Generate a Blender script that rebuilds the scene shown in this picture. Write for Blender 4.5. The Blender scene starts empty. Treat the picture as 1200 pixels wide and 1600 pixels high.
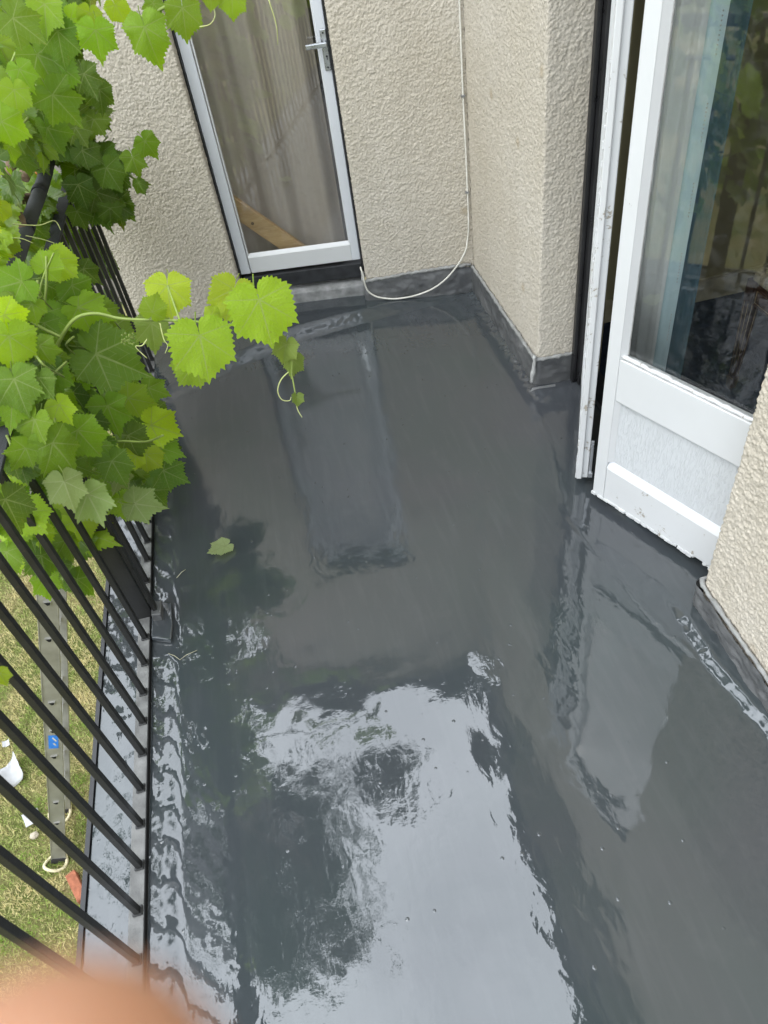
import bpy, math, random
import numpy as np
from mathutils import Vector, Matrix

random.seed(7)
rng = np.random.default_rng(11)
S = bpy.context.scene
COL = S.collection
R = math.radians

# ------------------------------------------------------------------ camera
CAM = Vector((0.0, 0.0, 1.872))
FPX = 1151.0                       # focal length in pixels of the 1200x1600 photograph
cr = Vector((0.9700524, -0.21069302, -0.12085858))
RIGHT = Vector((0.9700524, -0.21069302, -0.12085858))
DOWN = Vector((-0.23334421, -0.67019423, -0.70454963))
FWD = Vector((0.06744497, 0.71165171, -0.69928751))
cam_d = bpy.data.cameras.new('camera')
cam = bpy.data.objects.new('camera', cam_d)
COL.objects.link(cam)
cam.matrix_world = Matrix(((RIGHT.x, -DOWN.x, -FWD.x, CAM.x), (RIGHT.y, -DOWN.y, -FWD.y, CAM.y),
                           (RIGHT.z, -DOWN.z, -FWD.z, CAM.z), (0, 0, 0, 1)))
cam_d.sensor_fit = 'VERTICAL'
cam_d.sensor_height = 34.6
cam_d.sensor_width = 26.0
cam_d.lens = 34.6 * FPX / 1600.0
cam_d.clip_start = 0.005
cam_d.clip_end = 500
cam_d.dof.use_dof = True
cam_d.dof.focus_distance = 2.35
cam_d.dof.aperture_fstop = 6.0
S.camera = cam

# ------------------------------------------------------------------ light
S.view_settings.view_transform = 'Standard'
S.view_settings.look = 'None'
S.view_settings.gamma = 1.0
S.view_settings.exposure = 0.22
SUN_EL, SUN_AZ = 52.0, -105.0      # azimuth from +Y towards +X
W = bpy.data.worlds.new('World')
S.world = W
W.use_nodes = True
wn, wl = W.node_tree.nodes, W.node_tree.links
wn.clear()
wo = wn.new('ShaderNodeOutputWorld'); bg = wn.new('ShaderNodeBackground')
sky = wn.new('ShaderNodeTexSky'); sky.sky_type = 'NISHITA'; sky.sun_disc = False
sky.sun_elevation = R(SUN_EL); sky.sun_rotation = R(SUN_AZ)
tc = wn.new('ShaderNodeTexCoord')
cl = wn.new('ShaderNodeTexNoise'); cl.inputs['Scale'].default_value = 2.2; cl.inputs['Detail'].default_value = 6
wl.new(tc.outputs['Generated'], cl.inputs['Vector'])
cr_ = wn.new('ShaderNodeMapRange'); cr_.inputs[1].default_value = 0.28; cr_.inputs[2].default_value = 0.62
cr_.inputs[3].default_value = 0.62; cr_.inputs[4].default_value = 1.0
wl.new(cl.outputs['Fac'], cr_.inputs[0])
mx = wn.new('ShaderNodeMix'); mx.data_type = 'RGBA'
wl.new(cr_.outputs[0], mx.inputs['Factor'])
wl.new(sky.outputs[0], mx.inputs[6])
mx.inputs[7].default_value = (32.5, 34.8, 37.6, 1)    # bright cloud, in the sky texture's own units
sx = wn.new('ShaderNodeSeparateXYZ'); wl.new(tc.outputs['Generated'], sx.inputs[0])
zr = wn.new('ShaderNodeMapRange'); zr.inputs[3].default_value = 0.56; zr.inputs[4].default_value = 1.32     # overcast sky: brighter towards the zenith
wl.new(sx.outputs[2], zr.inputs[0])
vs = wn.new('ShaderNodeVectorMath'); vs.operation = 'SCALE'
wl.new(mx.outputs[2], vs.inputs[0]); wl.new(zr.outputs[0], vs.inputs['Scale'])
wl.new(vs.outputs[0], bg.inputs['Color'])
bg.inputs['Strength'].default_value = 0.10
wl.new(bg.outputs[0], wo.inputs[0])
sl = bpy.data.lights.new('sun', 'SUN'); sl.energy = 0.9; sl.angle = R(38); sl.color = (1.0, 0.95, 0.87)
so = bpy.data.objects.new('sun', sl); COL.objects.link(so)
sdir = Vector((math.sin(R(SUN_AZ)) * math.cos(R(SUN_EL)), math.cos(R(SUN_AZ)) * math.cos(R(SUN_EL)), math.sin(R(SUN_EL))))
so.rotation_euler = sdir.to_track_quat('Z', 'Y').to_euler()
so.location = sdir * 20

S.cycles.use_denoising = True
S.cycles.max_bounces = 9
S.cycles.transparent_max_bounces = 16
S.cycles.caustics_reflective = False
S.cycles.caustics_refractive = False
S.cycles.sample_clamp_indirect = 6.0


# ------------------------------------------------------------------ helpers
def pixel_ray(x, y):
    return (RIGHT * ((x - 600) / FPX) + DOWN * ((y - 800) / FPX) + FWD)


def on_z(x, y, z=0.0):
    d = pixel_ray(x, y)
    return CAM + d * ((z - CAM.z) / d.z)


def tag(o, label=None, cat=None, group=None, kind=None):
    if label: o['label'] = label
    if cat: o['category'] = cat
    if group: o['group'] = group
    if kind: o['kind'] = kind
    return o


def empty(name, loc, label, cat, group=None, kind=None):
    o = bpy.data.objects.new(name, None)
    COL.objects.link(o)
    o.location = loc
    o.empty_display_size = 0.1
    return tag(o, label, cat, group, kind)


def link(name, me, parent=None, world=True):
    """geometry is written in world space; a parent at a location only takes that location off again"""
    o = bpy.data.objects.new(name, me)
    COL.objects.link(o)
    if parent is not None:
        o.parent = parent
        if world:
            off = Vector(parent.location)
            q = parent.parent
            while q is not None:
                off += Vector(q.location); q = q.parent
            o.location = -off
    return o


def np_mesh(name, verts, quads=None, tris=None, mat=None, smooth=False, uv=None, colors=None):
    me = bpy.data.meshes.new(name)
    verts = np.asarray(verts, dtype=np.float32).reshape(-1, 3)
    me.vertices.add(len(verts)); me.vertices.foreach_set('co', verts.ravel())
    idx, st, tot = [], [], []
    n = 0
    for arr, k in ((quads, 4), (tris, 3)):
        if arr is None or len(arr) == 0: continue
        arr = np.asarray(arr, dtype=np.int32).reshape(-1, k)
        idx.append(arr.ravel()); st.append(n + k * np.arange(len(arr))); tot.append(np.full(len(arr), k))
        n += arr.size
    idx = np.concatenate(idx).astype(np.int32)
    me.loops.add(len(idx)); me.loops.foreach_set('vertex_index', idx)
    st = np.concatenate(st).astype(np.int32); tot = np.concatenate(tot).astype(np.int32)
    me.polygons.add(len(st)); me.polygons.foreach_set('loop_start', st); me.polygons.foreach_set('loop_total', tot)
    if smooth: me.polygons.foreach_set('use_smooth', np.ones(len(st), dtype=bool))
    if uv is not None:
        l = me.uv_layers.new(name='UVMap'); l.data.foreach_set('uv', np.asarray(uv, dtype=np.float32)[idx].ravel())
    if colors is not None:
        a = me.color_attributes.new('tint', 'FLOAT_COLOR', 'POINT')
        a.data.foreach_set('color', np.asarray(colors, dtype=np.float32).ravel())
    me.update(calc_edges=True)
    me.validate()
    if mat: me.materials.append(mat)
    return me


class MB:
    """collects boxes, tubes and prisms and links them as ONE mesh"""
    def __init__(s): s.v, s.f, s.sm = [], [], []

    def box(s, c, sx, sy, sz, ax=None):
        ax = ax or (Vector((1, 0, 0)), Vector((0, 1, 0)), Vector((0, 0, 1)))
        c = Vector(c); n = len(s.v)
        for i in (-1, 1):
            for j in (-1, 1):
                for k in (-1, 1):
                    s.v.append(c + ax[0] * (i * sx / 2) + ax[1] * (j * sy / 2) + ax[2] * (k * sz / 2))
        for q in ((0, 1, 3, 2), (4, 6, 7, 5), (0, 4, 5, 1), (2, 3, 7, 6), (0, 2, 6, 4), (1, 5, 7, 3)):
            s.f.append(tuple(n + t for t in q)); s.sm.append(False)
        return s

    def lim(s, x0, x1, y0, y1, z0, z1):
        return s.box(((x0 + x1) / 2, (y0 + y1) / 2, (z0 + z1) / 2), abs(x1 - x0), abs(y1 - y0), abs(z1 - z0))

    def tube(s, pts, r, seg=8, caps=True, smooth=True, up=None):
        pts = [Vector(p) for p in pts]
        rs = r if isinstance(r, (list, tuple)) else [r] * len(pts)
        n0 = len(s.v); prev = None
        for i, p in enumerate(pts):
            t = (pts[min(i + 1, len(pts) - 1)] - pts[max(i - 1, 0)]).normalized()
            if prev is None:
                a = up or (Vector((0, 0, 1)) if abs(t.z) < 0.9 else Vector((1, 0, 0)))
                x = t.cross(a).normalized()
            else:
                x = (prev - t * prev.dot(t)).normalized()
            prev = x; y = t.cross(x)
            for k in range(seg):
                an = 2 * math.pi * k / seg
                s.v.append(p + (x * math.cos(an) + y * math.sin(an)) * rs[i])
        for i in range(len(pts) - 1):
            for k in range(seg):
                a = n0 + i * seg + k; b = n0 + i * seg + (k + 1) % seg
                s.f.append((a, b, b + seg, a + seg)); s.sm.append(smooth)
        if caps:
            s.f.append(tuple(n0 + k for k in reversed(range(seg)))); s.sm.append(False)
            e = n0 + (len(pts) - 1) * seg
            s.f.append(tuple(e + k for k in range(seg))); s.sm.append(False)
        return s

    def prism(s, poly, d):
        d = Vector(d); n = len(s.v); k = len(poly)
        s.v += [Vector(p) for p in poly] + [Vector(p) + d for p in poly]
        s.f.append(tuple(n + i for i in reversed(range(k)))); s.sm.append(False)
        s.f.append(tuple(n + k + i for i in range(k))); s.sm.append(False)
        for i in range(k):
            j = (i + 1) % k
            s.f.append((n + i, n + j, n + k + j, n + k + i)); s.sm.append(False)
        return s

    def build(s, name, mat, parent=None, bevel=0.0, seg=2):
        me = bpy.data.meshes.new(name)
        me.from_pydata([tuple(v) for v in s.v], [], s.f)
        me.polygons.foreach_set('use_smooth', s.sm)
        me.materials.append(mat); me.update()
        o = link(name, me, parent)
        if bevel:
            m = o.modifiers.new('bevel', 'BEVEL'); m.width = bevel; m.segments = seg; m.limit_method = 'ANGLE'
        return o


def fft_noise(h, w, step, lam0, lam1, seed):
    """band passed noise on a grid, standard deviation 1"""
    g = np.random.default_rng(seed).standard_normal((h, w))
    fy = np.fft.fftfreq(h, step)[:, None]; fx = np.fft.fftfreq(w, step)[None, :]
    f = np.sqrt(fx * fx + fy * fy) + 1e-9
    c = 1.0 / math.sqrt(lam0 * lam1); bw = math.log(lam1 / lam0) / 2 + 0.15
    m = np.exp(-0.5 * (np.log(f / c) / bw) ** 2)
    o = np.real(np.fft.ifft2(np.fft.fft2(g) * m))
    return o / (o.std() + 1e-9)


# ------------------------------------------------------------------ materials
class NT:
    def __init__(s, name):
        s.m = bpy.data.materials.new(name); s.m.use_nodes = True
        s.n, s.l = s.m.node_tree.nodes, s.m.node_tree.links
        s.b = s.n['Principled BSDF']; s.o = s.n['Material Output']

    def new(s, t, **kw):
        x = s.n.new(t)
        for k, v in kw.items():
            if k in x.inputs: x.inputs[k].default_value = v
            else: setattr(x, k, v)
        return x

    def lk(s, a, b): s.l.new(a, b)

    def coord(s, kind='Object', scale=(1, 1, 1)):
        t = s.new('ShaderNodeTexCoord'); m = s.new('ShaderNodeMapping'); m.inputs['Scale'].default_value = scale
        s.lk(t.outputs[kind], m.inputs['Vector']); return m.outputs[0]

    def noise(s, vec, scale, detail=4, rough=0.55, dist=0.0):
        x = s.new('ShaderNodeTexNoise', Scale=scale, Detail=detail, Roughness=rough, Distortion=dist)
        s.lk(vec, x.inputs['Vector']); return x.outputs['Fac']

    def rng(s, fac, a, b, c=0.0, d=1.0):
        x = s.new('ShaderNodeMapRange'); s.lk(fac, x.inputs[0])
        for i, v in enumerate((a, b, c, d)): x.inputs[i + 1].default_value = v
        return x.outputs[0]

    def mix(s, fac, a, b):
        x = s.new('ShaderNodeMix', data_type='RGBA')
        if isinstance(fac, (int, float)): x.inputs['Factor'].default_value = fac
        else: s.lk(fac, x.inputs['Factor'])
        for v, i in ((a, 6), (b, 7)):
            if isinstance(v, (tuple, list)): x.inputs[i].default_value = (*v[:3], 1)
            else: s.lk(v, x.inputs[i])
        return x.outputs[2]

    def math(s, op, a, b=None, c=None):
        x = s.new('ShaderNodeMath', operation=op)
        for i, v in enumerate((a, b, c)):
            if v is None: continue
            if isinstance(v, (int, float)): x.inputs[i].default_value = v
            else: s.lk(v, x.inputs[i])
        return x.outputs[0]

    def bump(s, h, strength, dist, prev=None):
        x = s.new('ShaderNodeBump'); x.inputs['Strength'].default_value = strength; x.inputs['Distance'].default_value = dist
        s.lk(h, x.inputs['Height'])
        if prev is not None: s.lk(prev, x.inputs['Normal'])
        return x.outputs[0]

    def set(s, color=None, rough=None, normal=None, spec=None, metal=None, ior=None):
        for k, v in (('Base Color', color), ('Roughness', rough), ('Normal', normal), ('Specular IOR Level', spec), ('Metallic', metal), ('IOR', ior)):
            if v is None: continue
            if isinstance(v, (int, float)): s.b.inputs[k].default_value = v
            elif isinstance(v, (tuple, list)): s.b.inputs[k].default_value = (*v[:3], 1)
            else: s.lk(v, s.b.inputs[k])
        return s.m


def simple(name, color, rough=0.5, spec=0.5, metal=0.0, var=0.25, scale=18, bump=0.15, dist=0.001):
    t = NT(name); v = t.coord()
    n = t.noise(v, scale, 6)
    c = t.mix(t.rng(n, 0.3, 0.7), tuple(x * (1 - var) for x in color), tuple(min(1, x * (1 + var)) for x in color))
    n2 = t.noise(v, scale * 9, 3)
    r = t.rng(n, 0.3, 0.7, max(0.02, rough - 0.08), min(1, rough + 0.1))
    return t.set(c, r, t.bump(n2, bump, dist), spec, metal)


def mat_render():
    t = NT('roughcast_render'); v = t.coord()
    big = t.noise(v, 1.6, 5, 0.6); mid = t.noise(v, 9, 5, 0.6); fine = t.noise(v, 190, 3, 0.65)
    c = t.mix(t.rng(big, 0.35, 0.68), (0.46, 0.41, 0.33), (0.525, 0.48, 0.41))
    c = t.mix(t.rng(mid, 0.55, 0.8, 0, 0.35), c, (0.40, 0.35, 0.265))
    c = t.mix(t.rng(fine, 0.35, 0.7, 0.0, 0.28), c, (0.70, 0.66, 0.57))
    pit_shade = t.noise(v, 120, 2, 0.6)  # dark specks painted in for the tiny shadows between grains
    c = t.mix(t.rng(pit_shade, 0.54, 0.66, 0.0, 0.40), c, (0.27, 0.235, 0.175))
    drip = t.noise(t.coord(scale=(1, 1, 0.09)), 7, 5, 0.65)
    c = t.mix(t.rng(drip, 0.52, 0.75, 0.0, 0.30), c, (0.34, 0.30, 0.235))
    vo = t.new('ShaderNodeTexVoronoi', Scale=3.3); t.lk(v, vo.inputs['Vector'])
    spot = t.rng(vo.outputs['Distance'], 0.03, 0.09, 0.5, 0.0)
    c = t.mix(spot, c, (0.33, 0.26, 0.16))
    nb = t.bump(fine, 0.7, 0.003)
    return t.set(c, 0.92, nb, 0.2)


def mat_resin():
    """freshly poured grey roof resin: a thick lacquer, shallow brush ripples, dust nibs"""
    t = NT('wet_grey_resin'); v = t.coord()
    big = t.noise(v, 1.4, 4, 0.5, 0.6)
    c = t.mix(t.rng(big, 0.35, 0.65), (0.040, 0.050, 0.052), (0.046, 0.050, 0.056))
    patch = t.noise(v, 4.0, 5, 0.65)
    c = t.mix(t.rng(patch, 0.6, 0.8, 0, 0.35), c, (0.070, 0.075, 0.079))
    st = t.noise(t.coord(scale=(1.0, 0.12, 1.0)), 30, 4, 0.6, 0.3)
    c = t.mix(t.rng(st, 0.5, 0.75, 0, 0.22), c, (0.075, 0.082, 0.088))
    # brush ripples: two directions of stretched noise, more of it in some places
    w1 = t.noise(t.coord(scale=(1.0, 0.45, 1.0)), 34, 1.5, 0.5, 0.8)
    w2 = t.noise(t.coord(scale=(0.6, 1.0, 1.0)), 85, 1.0, 0.5, 0.5)
    amt = t.rng(t.noise(v, 1.9, 3), 0.38, 0.62, 0.15, 1.0)
    h = t.math('ADD', w1, t.math('MULTIPLY', w2, 0.24))
    h = t.math('MULTIPLY', h, amt)
    nb = t.bump(h, 1.0, 0.00050)
    nb = t.bump(t.noise(v, 230, 1.0, 0.5), 1.0, 0.000022, nb)
    vo = t.new('ShaderNodeTexVoronoi', Scale=26.0); t.lk(v, vo.inputs['Vector'])
    pick = t.math('GREATER_THAN', vo.outputs['Color'], 0.66)
    nib = t.math('MULTIPLY', t.rng(vo.outputs['Distance'], 0.04, 0.13, 1.0, 0.0), pick)
    nb = t.bump(nib, 0.8, 0.0012, nb)
    # the far bay was rolled first and has begun to cure: a duller skin than the fresh coat near the camera
    sy = t.new('ShaderNodeSeparateXYZ'); t.lk(v, sy.inputs[0])
    cure = t.rng(t.math('ADD', sy.outputs[1], t.math('MULTIPLY', big, 0.5)), 1.55, 2.35, 0.0, 0.075)
    m = t.set(c, t.math('ADD', t.rng(patch, 0.40, 0.80, 0.010, 0.045), cure), nb, 0.5)
    t.b.inputs['IOR'].default_value = 1.80
    return m


def mat_lead():
    t = NT('weathered_lead'); v = t.coord()
    n = t.noise(v, 6, 6, 0.65); n2 = t.noise(v, 40, 4)
    c = t.mix(t.rng(n, 0.32, 0.7), (0.080, 0.083, 0.085), (0.185, 0.185, 0.183))
    c = t.mix(t.rng(n2, 0.62, 0.8, 0, 0.45), c, (0.27, 0.27, 0.265))
    return t.set(c, t.rng(n, 0.3, 0.7, 0.28, 0.5), t.bump(n2, 0.25, 0.002), 0.5, 0.25)


def mat_paint(name, streak=False, peel=0.05, tint=(0.60, 0.605, 0.60)):
    t = NT(name); v = t.coord()
    n = t.noise(v, 5, 5); n2 = t.noise(v, 60, 4)
    c = t.mix(t.rng(n, 0.3, 0.7), tint, tuple(x * 0.95 for x in tint))
    chips = t.noise(v, 23, 7, 0.7, 0.4)
    pm = t.rng(chips, 0.735 - peel, 0.745 - peel)
    c = t.mix(pm, c, (0.33, 0.30, 0.25))
    nb = t.bump(n2, 0.12, 0.0015)
    if streak:
        s1 = t.noise(t.coord(scale=(1, 1, 0.18)), 170, 4, 0.6, 0.7)
        r1 = t.rng(s1, 0.40, 0.50)
        nb = t.bump(r1, 0.6, 0.0016, nb)
    nb = t.bump(pm, 0.6, -0.001, nb)
    return t.set(c, t.rng(n2, 0.3, 0.7, 0.32, 0.5), nb, 0.5)


def mat_iron():
    t = NT('black_painted_iron'); v = t.coord()
    n = t.noise(v, 14, 6); f = t.noise(v, 70, 5, 0.7)
    c = t.mix(t.rng(n, 0.3, 0.7), (0.008, 0.008, 0.008), (0.017, 0.017, 0.016))
    c = t.mix(t.rng(f, 0.64, 0.70, 0, 0.7), c, (0.07, 0.042, 0.024))
    return t.set(c, t.rng(n, 0.3, 0.7, 0.3, 0.55), t.bump(f, 0.5, 0.002), 0.5)


def mat_glass():
    t = NT('window_glass')
    v = t.coord()
    n = t.noise(v, 3.0, 3)
    tr = t.new('ShaderNodeBsdfTransparent'); tr.inputs['Color'].default_value = (0.955, 0.965, 0.96, 1)
    gl = t.new('ShaderNodeBsdfGlossy'); gl.inputs['Roughness'].default_value = 0.012
    t.lk(t.bump(n, 0.12, 0.003), gl.inputs['Normal'])
    ge = t.new('ShaderNodeNewGeometry')
    vm = t.new('ShaderNodeVectorMath', operation='DOT_PRODUCT'); t.lk(ge.outputs['Normal'], vm.inputs[0]); t.lk(ge.outputs['Incoming'], vm.inputs[1])
    c1 = t.math('SUBTRACT', 1.0, t.math('ABSOLUTE', vm.outputs['Value']))
    f = t.math('MULTIPLY_ADD', t.math('POWER', c1, 5.0), 0.93, 0.075)       # Schlick, the same from either side
    dirt = t.noise(v, 30, 6, 0.7)
    df = t.new('ShaderNodeBsdfDiffuse'); df.inputs['Color'].default_value = (0.5, 0.5, 0.48, 1)
    m0 = t.new('ShaderNodeMixShader'); t.lk(t.rng(dirt, 0.5, 0.85, 0.0, 0.05), m0.inputs[0]); t.lk(tr.outputs[0], m0.inputs[1]); t.lk(df.outputs[0], m0.inputs[2])
    ms = t.new('ShaderNodeMixShader')
    t.lk(f, ms.inputs[0]); t.lk(m0.outputs[0], ms.inputs[1]); t.lk(gl.outputs[0], ms.inputs[2])
    t.lk(ms.outputs[0], t.o.inputs[0])
    return t.m


def mat_leaf(massed=False):
    t = NT('vine_leaf_massed' if massed else 'vine_leaf')
    oi = t.new('ShaderNodeObjectInfo')
    src = (t.new('ShaderNodeVertexColor', layer_name='tint') if massed else oi).outputs['Color']
    uv = t.new('ShaderNodeUVMap')
    sp = t.new('ShaderNodeSeparateXYZ'); t.lk(uv.outputs[0], sp.inputs[0])
    x = t.math('SUBTRACT', sp.outputs[0], 0.5); y = t.math('SUBTRACT', sp.outputs[1], 0.5)
    x = t.math('MULTIPLY', x, 2.4); y = t.math('MULTIPLY', y, 2.4)
    ax = t.math('ABSOLUTE', x)
    vein = None
    for deg, w in ((0, 0.017), (47, 0.013), (102, 0.010)):
        dx, dy = math.sin(R(deg)), math.cos(R(deg))
        al = t.math('ADD', t.math('MULTIPLY', ax, dx), t.math('MULTIPLY', y, dy))
        pe = t.math('ABSOLUTE', t.math('SUBTRACT', t.math('MULTIPLY', ax, dy), t.math('MULTIPLY', y, dx)))
        wid = t.math('MAXIMUM', t.math('SUBTRACT', w * 1.5, t.math('MULTIPLY', al, w)), 0.004)
        m = t.math('MULTIPLY', t.math('LESS_THAN', pe, wid), t.math('GREATER_THAN', al, 0.0))
        # side veins leave the main vein at an angle
        ph = t.math('SUBTRACT', al, t.math('MULTIPLY', pe, 0.75))
        fr = t.math('ABSOLUTE', t.math('SUBTRACT', t.math('FRACT', t.math('MULTIPLY', ph, 6.5)), 0.5))
        lim = t.math('MULTIPLY', t.math('LESS_THAN', pe, t.math('MULTIPLY', al, 0.46)), t.math('GREATER_THAN', al, 0.05))
        sd = t.math('MULTIPLY', t.math('MULTIPLY', t.math('LESS_THAN', fr, 0.042), lim), 0.5)
        m = t.math('MAXIMUM', m, sd)
        vein = m if vein is None else t.math('MAXIMUM', vein, m)
    v = t.coord()
    n = t.noise(v, 22, 5, 0.6)
    rnd = t.rng(oi.outputs['Random'], 0, 1, 0.82, 1.18)
    hs = t.new('ShaderNodeHueSaturation'); t.lk(src, hs.inputs['Color']); t.lk(rnd, hs.inputs['Value'])
    base = t.mix(t.rng(n, 0.35, 0.7, 0.0, 0.4), hs.outputs[0], t.mix(0.5, hs.outputs[0], (0.18, 0.25, 0.02)))
    rad_ = t.math('SQRT', t.math('ADD', t.math('MULTIPLY', x, x), t.math('MULTIPLY', y, y)))
    scorch = t.math('MULTIPLY', t.rng(rad_, 0.55, 0.95), t.rng(t.noise(v, 9, 4, 0.6), 0.60, 0.68))
    base = t.mix(t.math('MULTIPLY', scorch, 0.6), base, (0.30, 0.22, 0.05))
    top = t.mix(t.math('MULTIPLY', vein, 0.55), base, (0.36, 0.42, 0.14))
    und = t.mix(0.45, base, (0.27, 0.33, 0.16))
    und = t.mix(t.math('MULTIPLY', vein, 0.5), und, (0.45, 0.48, 0.24))
    ge = t.new('ShaderNodeNewGeometry')
    col = t.mix(ge.outputs['Backfacing'], top, und)
    rou = t.rng(ge.outputs['Backfacing'], 0, 1, 0.31, 0.8)
    cells = t.new('ShaderNodeTexVoronoi', Scale=130.0, feature='SMOOTH_F1'); t.lk(v, cells.inputs['Vector'])
    nb = t.bump(n, 0.6, 0.006, t.bump(cells.outputs['Distance'], 0.55, 0.0024))
    nb = t.bump(vein, 0.5, -0.0012, nb)
    t.set(col, rou, nb, 0.45)
    tl = t.new('ShaderNodeBsdfTranslucent')
    hs2 = t.new('ShaderNodeHueSaturation', Saturation=1.1, Value=1.7); t.lk(base, hs2.inputs['Color'])
    tcx = t.mix(0.12, hs2.outputs[0], (0.5, 0.55, 0.02))
    tcx = t.mix(t.math('MULTIPLY', vein, 0.4), tcx, (0.3, 0.36, 0.08))
    t.lk(tcx, tl.inputs['Color'])
    ms = t.new('ShaderNodeMixShader'); ms.inputs[0].default_value = 0.42
    t.lk(t.b.outputs[0], ms.inputs[1]); t.lk(tl.outputs[0], ms.inputs[2]); t.lk(ms.outputs[0], t.o.inputs[0])
    return t.m


def mat_tint(name, rough=0.7, transl=0.0):
    t = NT(name)
    a = t.new('ShaderNodeVertexColor', layer_name='tint')
    t.set(a.outputs[0], rough, None, 0.25)
    if transl:
        tl = t.new('ShaderNodeBsdfTranslucent'); t.lk(a.outputs[0], tl.inputs[0])
        ms = t.new('ShaderNodeMixShader'); ms.inputs[0].default_value = transl
        t.lk(t.b.outputs[0], ms.inputs[1]); t.lk(tl.outputs[0], ms.inputs[2]); t.lk(ms.outputs[0], t.o.inputs[0])
    return t.m


def mat_ground():
    t = NT('dry_lawn'); v = t.coord()
    n = t.noise(v, 1.3, 6, 0.6); f = t.noise(v, 40, 5, 0.7)
    c = t.mix(t.rng(n, 0.38, 0.62), (0.10, 0.125, 0.03), (0.26, 0.215, 0.10))
    c = t.mix(t.rng(f, 0.4, 0.7, 0, 0.7), c, (0.05, 0.045, 0.02))
    return t.set(c, 0.95, t.bump(f, 0.8, 0.02), 0.1)


def mat_wood(name, a, b, rough=0.55, scale=(1, 1, 1)):
    t = NT(name); v = t.coord(scale=scale)
    n = t.noise(v, 14, 6, 0.6, 1.2); k = t.noise(v, 3, 3)
    c = t.mix(t.rng(n, 0.3, 0.7), a, b); c = t.mix(t.rng(k, 0.4, 0.7, 0, 0.4), c, tuple(x * 0.7 for x in a))
    return t.set(c, rough, t.bump(n, 0.2, 0.002), 0.4)


def mat_sheer(name, a, b, transl=0.5, transp=0.0):
    t = NT(name); v = t.coord(scale=(1, 1, 0.02)); n = t.noise(v, 5, 1); w = t.noise(t.coord(), 400, 1)
    c = t.mix(t.rng(n, 0.3, 0.7), a, b)
    t.set(c, 0.9, t.bump(w, 0.1, 0.0005), 0.1)
    tl = t.new('ShaderNodeBsdfTranslucent'); t.lk(c, tl.inputs[0])
    ms = t.new('ShaderNodeMixShader'); ms.inputs[0].default_value = transl
    t.lk(t.b.outputs[0], ms.inputs[1]); t.lk(tl.outputs[0], ms.inputs[2]); t.lk(ms.outputs[0], t.o.inputs[0])
    return t.m


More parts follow.
